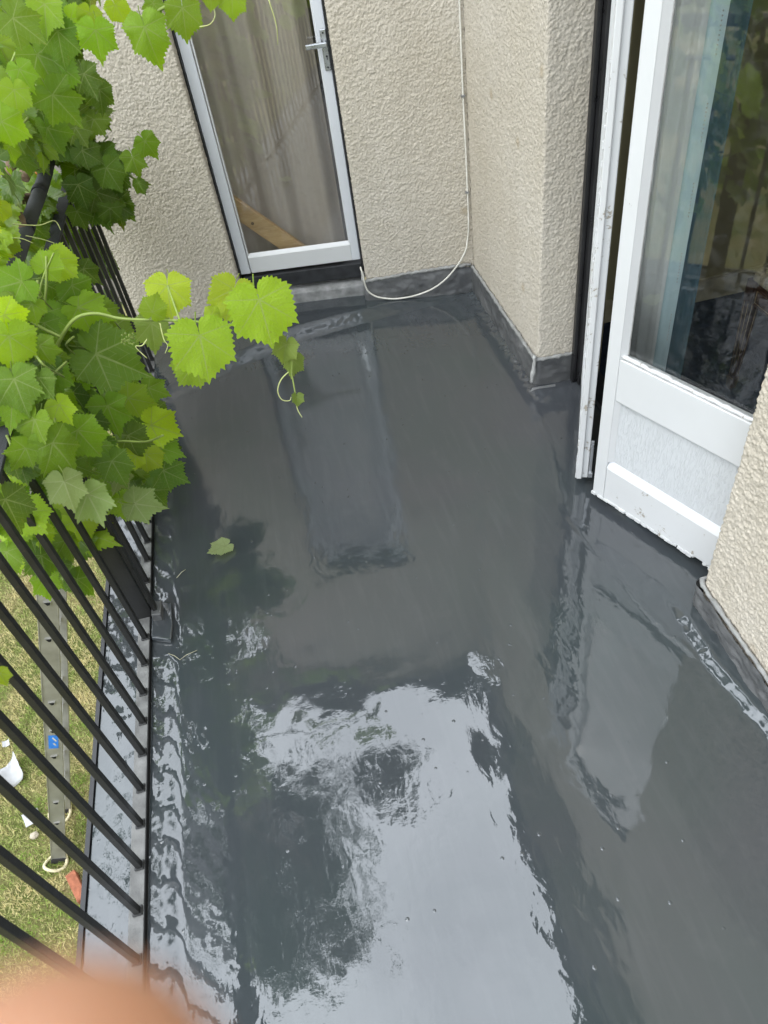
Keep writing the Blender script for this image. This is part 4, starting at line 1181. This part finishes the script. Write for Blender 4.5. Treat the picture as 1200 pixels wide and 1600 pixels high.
SD = 1.92
for a in ((262, 446, 50, -84, 'y', 'y', SD + 0.05), (312, 524, 69, -78, 'l', 'y', SD - 0.03), (405, 468, 72, -74, 'l', 'y', SD - 0.08), (366, 452, 50, -105, 'y', 'y', SD + 0.04),
          (447, 538, 36, -100, 'p', 'f', SD - 0.02), (457, 562, 33, -95, 'p', 'f', SD - 0.02), (464, 620, 18, -85, 'p', 'f', SD - 0.02), (305, 566, 42, -125, 'l', 'y', SD + 0.05),
          (238, 488, 30, 75, 'l', 'y', SD), (236, 505, 52, -80, 'p', 'a', SD + 0.1), (375, 470, 24, -120, 'p', 'y', SD - 0.02), (330, 493, 22, 20, 'l', 'y', SD + 0.03)):
    hero(*a[:5], kind=a[5], dist=a[6], tilt=0.22)
for a in ((150, 553, 96, -22, 'm', 'a'), (122, 480, 66, -18, 'l', 'a'), (112, 446, 54, -28, 'm', 'a'), (34, 440, 60, 195, 'g', 'a'), (6, 492, 60, -38, 'l', 'a'), (14, 525, 58, -80, 'l', 'y'),
          (22, 592, 66, -70, 'm', 'a'), (62, 540, 44, -60, 'g', 'a'), (92, 632, 42, -58, 'l', 'a'), (121, 672, 66, -50, 'g', 'a'), (168, 634, 60, -68, 'm', 'a'), (82, 692, 78, -48, 'm', 'a'),
          (54, 655, 58, -108, 'g', 'a'), (200, 622, 50, -12, 'g', 'a'), (236, 664, 56, -18, 'l', 'f'), (212, 712, 26, -140, 'l', 'y'), (228, 710, 30, -40, 'l', 'y'), (255, 735, 48, -25, 'd', 'a'),
          (236, 766, 44, -45, 'd', 'a'), (250, 700, 45, -15, 'm', 'a'), (232, 606, 40, -20, 'm', 'a'), (8, 780, 66, -62, 'd', 'a'), (20, 620, 60, -95, 'g', 'a'), (60, 590, 52, -100, 'd', 'a'),
          (200, 680, 55, -70, 'd', 'a'), (175, 720, 50, -60, 'd', 'a'), (40, 700, 46, -120, 'g', 'a'), (70, 420, 34, 60, 'l', 'y'), (86, 405, 38, -40, 'l', 'y'), (50, 475, 44, -130, 'g', 'a')):
    hero(*a[:5], kind=a[5])
for a in ((137, 772, 62, -62, 'p', 'a'), (210, 787, 52, -8, 'p', 'a'), (188, 742, 36, -108, 'p', 'a'), (100, 752, 56, -72, 'p', 'a')):
    hero(*a[:5], kind=a[5], under=True, tilt=0.2)
for a in ((226, 42, 64, -72, 'g', 'a', 2.25), (285, 12, 52, -82, 'g', 'a', 2.3), (149, 47, 54, -80, 'g', 'a', 2.35), (131, 115, 44, -62, 'd', 'a', 2.75), (155, 140, 44, -80, 'd', 'a', 2.8), (90, 48, 58, -80, 'm', 'a', 2.4),
          (70, 6, 54, -88, 'g', 'a', 2.4), (20, 28, 60, -38, 'm', 'a', 2.3), (58, 85, 70, -60, 'm', 'a', 2.45), (84, 96, 62, -76, 'm', 'a', 2.45), (30, 108, 40, -60, 'g', 'a', 2.3), (2, 190, 56, -22, 'g', 'a', 2.2),
          (82, 148, 66, -48, 'm', 'a', 2.4), (74, 200, 50, -62, 'm', 'f', 2.5), (226, 220, 36, -52, 'g', 'a', 2.8), (207, 246, 36, -72, 'm', 'a', 2.85), (166, 262, 44, -58, 'm', 'a', 2.9), (122, 288, 44, -70, 'd', 'a', 2.9),
          (150, 300, 46, -60, 'd', 'a', 2.95), (172, 325, 36, -88, 'd', 'a', 2.95), (216, 285, 22, -60, 'd', 'f', 2.85), (362, -10, 42, -88, 'g', 'a', 2.2), (128, 235, 40, -30, 'd', 'a', 2.9), (22, 140, 44, -80, 'g', 'a', 2.25),
          (110, 30, 34, -40, 'l', 'y', 2.4), (140, 20, 30, -90, 'l', 'y', 2.4), (180, 8, 26, -60, 'l', 'y', 2.35), (240, 5, 30, -100, 'm', 'a', 2.35), (120, 330, 34, -60, 'd', 'a', 2.95), (130, 420, 34, -40, 'd', 'a', 2.75), (330, -12, 24, -90, 'l', 'y', 2.2)):
    hero(*a[:5], kind=a[5], dist=a[6], tilt=0.3)
for a in ((58, 830, 50, -80, 'l', 'a', 1.13), (40, 860, 44, -60, 'l', 'a', 1.15), (92, 850, 40, -80, 'g', 'a', 1.15), (120, 905, 44, -30, 'd', 'a', 1.08), (70, 905, 40, -75, 'g', 'a', 1.12), (10, 862, 48, -90, 'm', 'a', 1.12),
          (85, 800, 40, -70, 'l', 'a', 1.12), (130, 830, 34, -60, 'd', 'a', 1.1), (30, 800, 40, -110, 'g', 'a', 1.1), (100, 880, 34, -120, 'd', 'a', 1.1), (0, 1052, 26, -60, 'l', 'a', 0.9)):
    hero(*a[:5], kind=a[5], dist=a[6] * rail_dist(a[0], a[1]), tilt=0.5)


def inside(px, py, poly):
    c = False
    for (x0, y0), (x1, y1) in zip(poly, poly[1:] + poly[:1]):
        if (y0 > py) != (y1 > py) and px < (x1 - x0) * (py - y0) / (y1 - y0) + x0: c = not c
    return c


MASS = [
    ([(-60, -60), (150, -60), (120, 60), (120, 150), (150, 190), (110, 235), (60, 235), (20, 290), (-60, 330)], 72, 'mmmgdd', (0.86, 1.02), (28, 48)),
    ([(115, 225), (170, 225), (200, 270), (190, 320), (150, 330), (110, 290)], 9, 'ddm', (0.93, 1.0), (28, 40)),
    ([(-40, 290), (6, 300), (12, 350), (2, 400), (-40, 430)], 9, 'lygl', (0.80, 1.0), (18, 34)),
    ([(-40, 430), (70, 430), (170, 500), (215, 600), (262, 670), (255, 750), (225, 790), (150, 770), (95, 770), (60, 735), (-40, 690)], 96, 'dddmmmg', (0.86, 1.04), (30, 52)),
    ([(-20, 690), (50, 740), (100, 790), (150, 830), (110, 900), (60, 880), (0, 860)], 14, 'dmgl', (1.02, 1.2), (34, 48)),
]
for poly, cnt, hues, (k0, k1), (s0, s1) in MASS:
    xs_ = [p_[0] for p_ in poly]; ys_ = [p_[1] for p_ in poly]; done = 0
    while done < cnt:
        px, py = random.uniform(min(xs_), max(xs_)), random.uniform(min(ys_), max(ys_))
        if not inside(px, py, poly): continue
        done += 1
        d = pixel_ray(px, py).normalized()
        D = min(max(random.uniform(k0, k1) * rail_dist(px, py), 1.9), 3.0)
        pos = CAM + d * D
        a = R(random.gauss(-75, 38))
        tip = RIGHT * math.cos(a) - DOWN * math.sin(a) + d * random.uniform(-0.4, 0.4)
        nv = Vector((0, 0, 0.6)) - d * 0.6 + Vector((random.uniform(-1, 1), random.uniform(-1, 1), random.uniform(-1, 1))) * 0.55
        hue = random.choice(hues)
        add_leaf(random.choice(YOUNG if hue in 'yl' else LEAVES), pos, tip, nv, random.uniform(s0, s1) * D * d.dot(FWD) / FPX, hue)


# beyond 300 single leaves the deeper foliage is one part
def massed_leaves(n):
    Vs, Fs, Us, Cs = [], [], [], []; off = 0
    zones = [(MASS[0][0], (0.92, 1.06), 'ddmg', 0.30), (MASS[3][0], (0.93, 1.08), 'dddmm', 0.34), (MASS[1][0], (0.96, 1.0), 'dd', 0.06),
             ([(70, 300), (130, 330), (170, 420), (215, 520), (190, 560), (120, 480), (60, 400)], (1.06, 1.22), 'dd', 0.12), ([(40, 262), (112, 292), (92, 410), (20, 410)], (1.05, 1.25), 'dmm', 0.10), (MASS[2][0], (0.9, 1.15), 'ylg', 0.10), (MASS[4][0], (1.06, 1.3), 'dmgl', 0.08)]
    while n > 0:
        zi = random.choices(range(len(zones)), [z_[3] for z_ in zones])[0]
        poly, (k0, k1), hues, _ = zones[zi]
        px, py = random.uniform(min(p_[0] for p_ in poly), max(p_[0] for p_ in poly)), random.uniform(min(p_[1] for p_ in poly), max(p_[1] for p_ in poly))
        if not inside(px, py, poly): continue
        n -= 1
        d = pixel_ray(px, py).normalized(); D = min(max(random.uniform(k0, k1) * rail_dist(px, py), 1.95), 3.12 if zi < 3 else 3.7)
        pos = CAM + d * D; a = R(random.gauss(-80, 40))
        y = (RIGHT * math.cos(a) - DOWN * math.sin(a) + d * random.uniform(-0.5, 0.5)).normalized()
        z = Vector((random.uniform(-1, 1), random.uniform(-1, 1), random.uniform(-0.6, 1.6))) * 0.6 - d * 0.5
        z = (z - y * z.dot(y)).normalized(); x = y.cross(z)
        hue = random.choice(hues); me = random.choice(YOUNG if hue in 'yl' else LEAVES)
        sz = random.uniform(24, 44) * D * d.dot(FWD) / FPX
        co = np.empty(len(me.vertices) * 3, np.float32); me.vertices.foreach_get('co', co); co = co.reshape(-1, 3) * sz
        Rm = np.array([[x.x, y.x, z.x], [x.y, y.y, z.y], [x.z, y.z, z.z]])
        Vs.append(co @ Rm.T + np.array(pos))
        me.calc_loop_triangles()
        tr = np.empty(len(me.loop_triangles) * 3, np.int32); me.loop_triangles.foreach_get('vertices', tr); Fs.append(tr.reshape(-1, 3) + off)
        # the outline's flat position doubles as UV
        uvl = np.empty(len(me.loops) * 2, np.float32); me.uv_layers[0].data.foreach_get('uv', uvl); li = np.empty(len(me.loops), np.int32); me.loops.foreach_get('vertex_index', li)
        u_ = np.zeros((len(co), 2), np.float32); u_[li] = uvl.reshape(-1, 2); Us.append(u_)
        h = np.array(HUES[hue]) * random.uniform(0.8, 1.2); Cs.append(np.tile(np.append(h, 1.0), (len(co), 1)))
        off += len(co)
    o = link('foliage', np_mesh('foliage', np.concatenate(Vs), None, np.concatenate(Fs), M['leaf_massed'], True, np.concatenate(Us), np.concatenate(Cs)), vine)
    tag(o, kind='stuff')


massed_leaves(480)


def px_path(pts, n=6):
    """3D points from (px, py, distance), smoothed"""
    P = [CAM + pixel_ray(a, b).normalized() * c for a, b, c in pts]
    out = []
    for i in range(len(P) - 1):
        p0, p1, p2, p3 = P[max(i - 1, 0)], P[i], P[i + 1], P[min(i + 2, len(P) - 1)]
        for k in range(n):
            s = k / n
            out.append(0.5 * (2 * p1 + (p2 - p0) * s + (2 * p0 - 5 * p1 + 4 * p2 - p3) * s * s + (3 * p1 - p0 - 3 * p2 + p3) * s ** 3))
    out.append(P[-1])
    return out


def taper(n, a, b): return [a + (b - a) * k / (n - 1) for k in range(n)]


for pts, r0, r1 in (([(60, 600, 2.15), (76, 572, 2.1), (96, 527, 2.02), (118, 498, 1.99), (150, 490, 1.98), (190, 498, 1.97), (240, 500, 1.95), (300, 502, 1.94), (350, 508, 1.93), (395, 500, 1.92), (430, 520, 1.92), (447, 545, 1.92), (456, 585, 1.91), (463, 625, 1.91)], 0.0052, 0.0016),
                    ([(35, 495, 2.05), (60, 510, 2.03), (96, 527, 2.02)], 0.004, 0.004), ([(67, 495, 2.1), (72, 450, 2.08), (72, 400, 2.08)], 0.0035, 0.003),
                    ([(60, 500, 2.1), (64, 445, 2.08), (84, 395, 2.08)], 0.003, 0.002), ([(170, 20, 2.5), (190, 32, 2.42), (240, 20, 2.36), (290, -8, 2.3)], 0.005, 0.004),
                    ([(108, 740, 2.3), (150, 700, 2.3), (185, 690, 2.25), (228, 690, 2.2), (255, 680, 2.15)], 0.004, 0.003), ([(137, 772, 2.15), (140, 745, 2.2), (152, 725, 2.28), (160, 690, 2.3)], 0.004, 0.004),
                    ([(262, 446, SD + 0.05), (272, 475, SD + 0.04), (282, 503, SD)], 0.0025, 0.003), ([(366, 452, SD + 0.04), (366, 480, SD + 0.03), (372, 500, SD)], 0.0025, 0.003)):
    P = px_path(pts)
    MB().tube(P, taper(len(P), r0, r1), 8).build('shoot', M['shoot'], vine)
for k in range(16):
    ax0, ay0 = random.uniform(5, 190), random.uniform(430, 730) if k % 2 else random.uniform(20, 240)
    if k % 2 == 0: ax0 *= 0.55
    d0 = 0.8 * rail_dist(ax0, ay0)
    d0 = min(max(d0, 1.85), 2.6); ex, ey = ax0 + random.uniform(-40, 50), ay0 + random.uniform(25, 70)
    P = px_path([(ax0, ay0, d0), ((ax0 + ex) / 2 + random.uniform(-14, 14), (ay0 + ey) / 2, d0 - 0.02), (ex, ey, d0 + 0.06)])
    MB().tube(P, taper(len(P), 0.0032, 0.0018), 6).build('shoot', M['shoot'], vine)
# woody stems winding round the handrail, and the trunk coming up from the lawn
P = [Vector((-0.98 + 0.02 * math.sin(k), 3.05 + 0.02 * math.cos(k * 1.7), GZ + k * 0.25)) for k in range(16)] + [Vector((-0.90, 3.0, 0.95)), Vector((-0.80, 2.97, 1.10)), Vector((-0.72, 2.94, 1.18))]
for k in range(24):
    P.append(Vector((RX - 0.035 + 0.035 * math.sin(k * 0.8), 2.9 - k * 0.062, 1.085 + 0.045 * math.cos(k * 0.8 + 0.5))))
MB().tube(P, taper(len(P), 0.028, 0.010), 9).build('trunk', M['bark'], vine)
P = [Vector((RX + 0.02 * math.sin(k * 1.3), 3.0 - k * 0.05, 1.14 + 0.02 * math.sin(k * 2.1))) for k in range(9)]
MB().tube(P, [0.02 + 0.006 * math.sin(k * 2.9) for k in range(9)], 9).build('old_stem', M['bark'], vine)
P = px_path([(28, 770, 2.75), (40, 775, 2.72), (62, 795, 2.7), (84, 792, 2.75)])
MB().tube(P, 0.011, 8).build('old_stem', M['bark'], vine)
for pts in ([(405, 480, SD), (415, 500, SD), (424, 498, SD), (430, 510, SD), (434, 530, SD), (430, 548, SD), (427, 553, SD)], [(455, 578, SD), (440, 592, SD), (434, 610, SD), (440, 624, SD), (452, 626, SD), (455, 620, SD)],
            [(463, 632, SD), (466, 642, SD), (472, 652, SD)], [(250, 505, SD), (256, 530, SD), (262, 540, SD), (258, 552, SD)], [(312, 42, 2.25), (328, 38, 2.25), (336, 25, 2.26), (333, 10, 2.27)],
            [(20, 350, 2.3), (60, 352, 2.3), (85, 345, 2.35), (95, 360, 2.35)], [(40, 368, 2.3), (70, 375, 2.3), (85, 380, 2.3)], [(0, 374, 2.2), (30, 372, 2.2), (52, 380, 2.2)], [(230, 530, SD), (222, 540, SD), (212, 542, SD), (230, 560, SD)],
            [(420, 0, 2.3), (432, 40, 2.3), (434, 70, 2.32)]):
    P = px_path(pts)
    MB().tube(P, taper(len(P), 0.0017, 0.0009), 5).build('tendril', M['tendril'], vine)
m = MB(); rr = random.Random(3)
for k in range(34):
    p = CAM + pixel_ray(194 + rr.uniform(-4, 16), 520 + rr.uniform(0, 18), ).normalized() * (1.98 + rr.uniform(-0.01, 0.01))
    m.tube([p - UP * 0.003, p, p + UP * 0.003], [0.0008, 0.0030, 0.0008], 5, False)
m.build('flower_cluster', M['shoot'], vine)

# ------------------------------------------------------------------ loose leaf and dry stalks on the floor
o = bpy.data.objects.new('fallen_leaf', leaf_mesh('fallen_leaf', 0.5, 44, 0.06, -0.16, 0.05, 0, 0.15)); COL.objects.link(o)
p = on_z(352, 853, 0.014); o.location = p; o.scale = (0.060,) * 3; o.rotation_euler = (R(4), R(-3), R(115)); o.color = (0.48, 0.58, 0.26, 1)
tag(o, 'single pale green vine leaf lying on the wet grey floor', 'leaf')


def stalk(pts, label):
    P = [on_z(a, b, 0.004) + UP * (0.003 * (k % 2)) for k, (a, b) in enumerate(pts)]
    tag(MB().tube(P, 0.0011, 5).build('dry_stalk', M['dry']), label, 'stalk')


stalk([(276, 903), (284, 895), (290, 890)], 'short straight dry stalk on the floor just beyond the railing post')
stalk([(263, 1021), (274, 1026), (281, 1031), (292, 1024), (308, 1016)], 'bent dry stalk on the floor nearer than the railing post')

# brush tucked behind the handrail
p = CAM + pixel_ray(53, 272).normalized() * 3.02
br = empty('hand_brush', p, 'small orange and white brush with black bristles behind the handrail', 'brush')
ax_ = (RIGHT, FWD, -DOWN)
MB().box(p - (-DOWN) * 0.030, 0.060, 0.016, 0.05, ax_).build('brush_body', M['white'], br, 0.004)
MB().box(p + (-DOWN) * 0.006, 0.064, 0.020, 0.022, ax_).build('band', M['orange'], br, 0.003)
m = MB()
for k in range(10): m.box(p + RIGHT * (-0.028 + k * 0.0062) + (-DOWN) * 0.023, 0.0032, 0.010, 0.014, ax_)
m.build('bristles', M['bristle'], br)

# ------------------------------------------------------------------ trees in the garden (mirrored in the floor)
def tree(name, label, base, height, crown_c, crown_r, n, seed, hue, extra=()):
    rr = random.Random(seed); t_ = empty(name, base, label, 'tree')
    P = [Vector(base) + Vector((0.12 * math.sin(k * 0.8), 0.1 * math.cos(k), k * height * 0.62 / 10)) for k in range(11)]
    m = MB().tube(P, taper(11, 0.26, 0.09), 10)
    for k in range(9):
        a = P[4 + k % 7]; e = Vector(crown_c) + Vector((rr.uniform(-1, 1) * crown_r[0], rr.uniform(-1, 1) * crown_r[1], rr.uniform(-0.7, 0.8) * crown_r[2])) * 0.75
        mid = a.lerp(e, 0.5) + Vector((rr.uniform(-0.3, 0.3), rr.uniform(-0.3, 0.3), 0.3))
        m.tube([a, mid, e], [0.08, 0.05, 0.02], 7)
    for ex in extra:
        a = P[9]; e = Vector(ex[:3]); m.tube([a, a.lerp(e, 0.5) + Vector((0, 0, 0.4)), e], [0.06, 0.04, 0.015], 7)
    m.build('trunk', M['trunk'], t_)
    g = np.random.default_rng(seed)
    nc = 60
    cc = g.normal(0, 1, (nc, 3)); cc /= np.linalg.norm(cc, axis=1)[:, None]; cc *= g.uniform(0.25, 1.0, (nc, 1)) ** 0.6
    cc = cc * np.array(crown_r) + np.array(crown_c)
    cs = g.uniform(0.25, 0.7, nc)
    for ex in extra:
        for _ in range(4):
            k = g.integers(0, nc); cc[k] = np.array(ex[:3]) + g.normal(0, 0.45, 3) * ex[3]; cs[k] = ex[3] * 0.8
    ci = g.integers(0, nc, n)
    c = cc[ci] + g.normal(0, 1, (n, 3)) * cs[ci][:, None] * 0.55
    a = g.normal(0, 1, (n, 3)); a /= np.linalg.norm(a, axis=1)[:, None]
    b = np.cross(a, g.normal(0, 1, (n, 3))); b /= np.linalg.norm(b, axis=1)[:, None]
    s = g.uniform(0.05, 0.11, n)[:, None]
    V = np.stack([c - a * s, c + b * s * 0.6, c + a * s, c - b * s * 0.6], 1).reshape(-1, 3)
    colr = np.array(hue) * g.uniform(0.6, 1.4, (n, 1)); colr = np.repeat(np.concatenate([colr, np.ones((n, 1))], 1), 4, 0)
    link('crown', np_mesh('crown', V, np.arange(4 * n).reshape(-1, 4), None, M['crown'], False, None, colr), t_)


tree('garden_tree', 'tall leafy tree in the garden beyond the railing, mirrored in the wet floor', (-3.0, 6.2, GZ), 21, (-2.45, 5.5, 13.0), (1.5, 1.5, 3.6), 8500, 5, (0.045, 0.085, 0.02), ((-0.05, 6.3, 10.9, 0.42), (-3.3, 5.6, 9.7, 1.0), (-1.7, 6.0, 10.6, 0.6)))
tree('garden_tree', 'broad dark tree farther left in the garden, mirrored beside the railing', (-7.8, 4.6, GZ), 10, (-7.0, 4.6, 4.2), (2.4, 2.4, 2.6), 14000, 8, (0.04, 0.075, 0.022))

# ------------------------------------------------------------------ the photographer's hand: one fingertip reaches into the frame
def hand():
    def cp(x, y, z): return CAM + RIGHT * x + DOWN * y + FWD * z
    V, E, Rd = [], [], []

    def add(p, r, par=None):
        V.append(cp(*p)); Rd.append(r)
        if par is not None: E.append((par, len(V) - 1))
        return len(V) - 1
    wrist = add((-0.085, 0.215, -0.02), 0.026)
    fa = add((-0.12, 0.33, -0.10), 0.032, wrist); fa = add((-0.16, 0.44, -0.20), 0.040, fa)
    palm = add((-0.070, 0.165, -0.002), 0.026, wrist)
    # index finger whose tip blurs into the corner of the picture
    k = add((-0.046, 0.118, 0.022), 0.0125, palm); k = add((-0.034, 0.074, 0.040), 0.0096, k); k = add((-0.0215, 0.046, 0.044), 0.0125, k); add((-0.0165, 0.0275, 0.0440), 0.0120, k)
    k = add((-0.066, 0.112, 0.020), 0.0125, palm); k = add((-0.062, 0.075, 0.014), 0.0092, k); k = add((-0.058, 0.055, -0.006), 0.0082, k); add((-0.056, 0.050, -0.022), 0.0072, k)
    k = add((-0.086, 0.118, 0.016), 0.0120, palm); k = add((-0.084, 0.082, 0.008), 0.0088, k); k = add((-0.080, 0.066, -0.010), 0.0079, k); add((-0.077, 0.062, -0.025), 0.0070, k)
    k = add((-0.103, 0.130, 0.010), 0.0110, palm); k = add((-0.104, 0.102, 0.002), 0.0078, k); k = add((-0.100, 0.088, -0.012), 0.0070, k); add((-0.097, 0.084, -0.024), 0.0062, k)
    k = add((-0.045, 0.165, -0.018), 0.0150, palm); k = add((-0.026, 0.130, -0.022), 0.0105, k); k = add((-0.016, 0.100, -0.022), 0.0090, k); add((-0.012, 0.080, -0.021), 0.0078, k)
    c = Vector(V[0]); me = bpy.data.meshes.new('person'); me.from_pydata([tuple(v - c) for v in V], E, []); me.materials.append(M['skin'])
    o = bpy.data.objects.new('person', me); COL.objects.link(o); o.location = c
    sk = o.modifiers.new('skin', 'SKIN')
    for i, sv in enumerate(me.skin_vertices[0].data):
        sv.radius = (Rd[i], Rd[i] * (0.72 if i in (0, 3) else 1.0)); sv.use_root = (i == 0)
    sk.use_smooth_shade = True
    sb = o.modifiers.new('smooth', 'SUBSURF'); sb.levels = 2; sb.render_levels = 2
    tag(o, 'out of focus pink fingertip close to the lens in the lower left corner', 'person')


hand()
print('leaves', n_leaf)
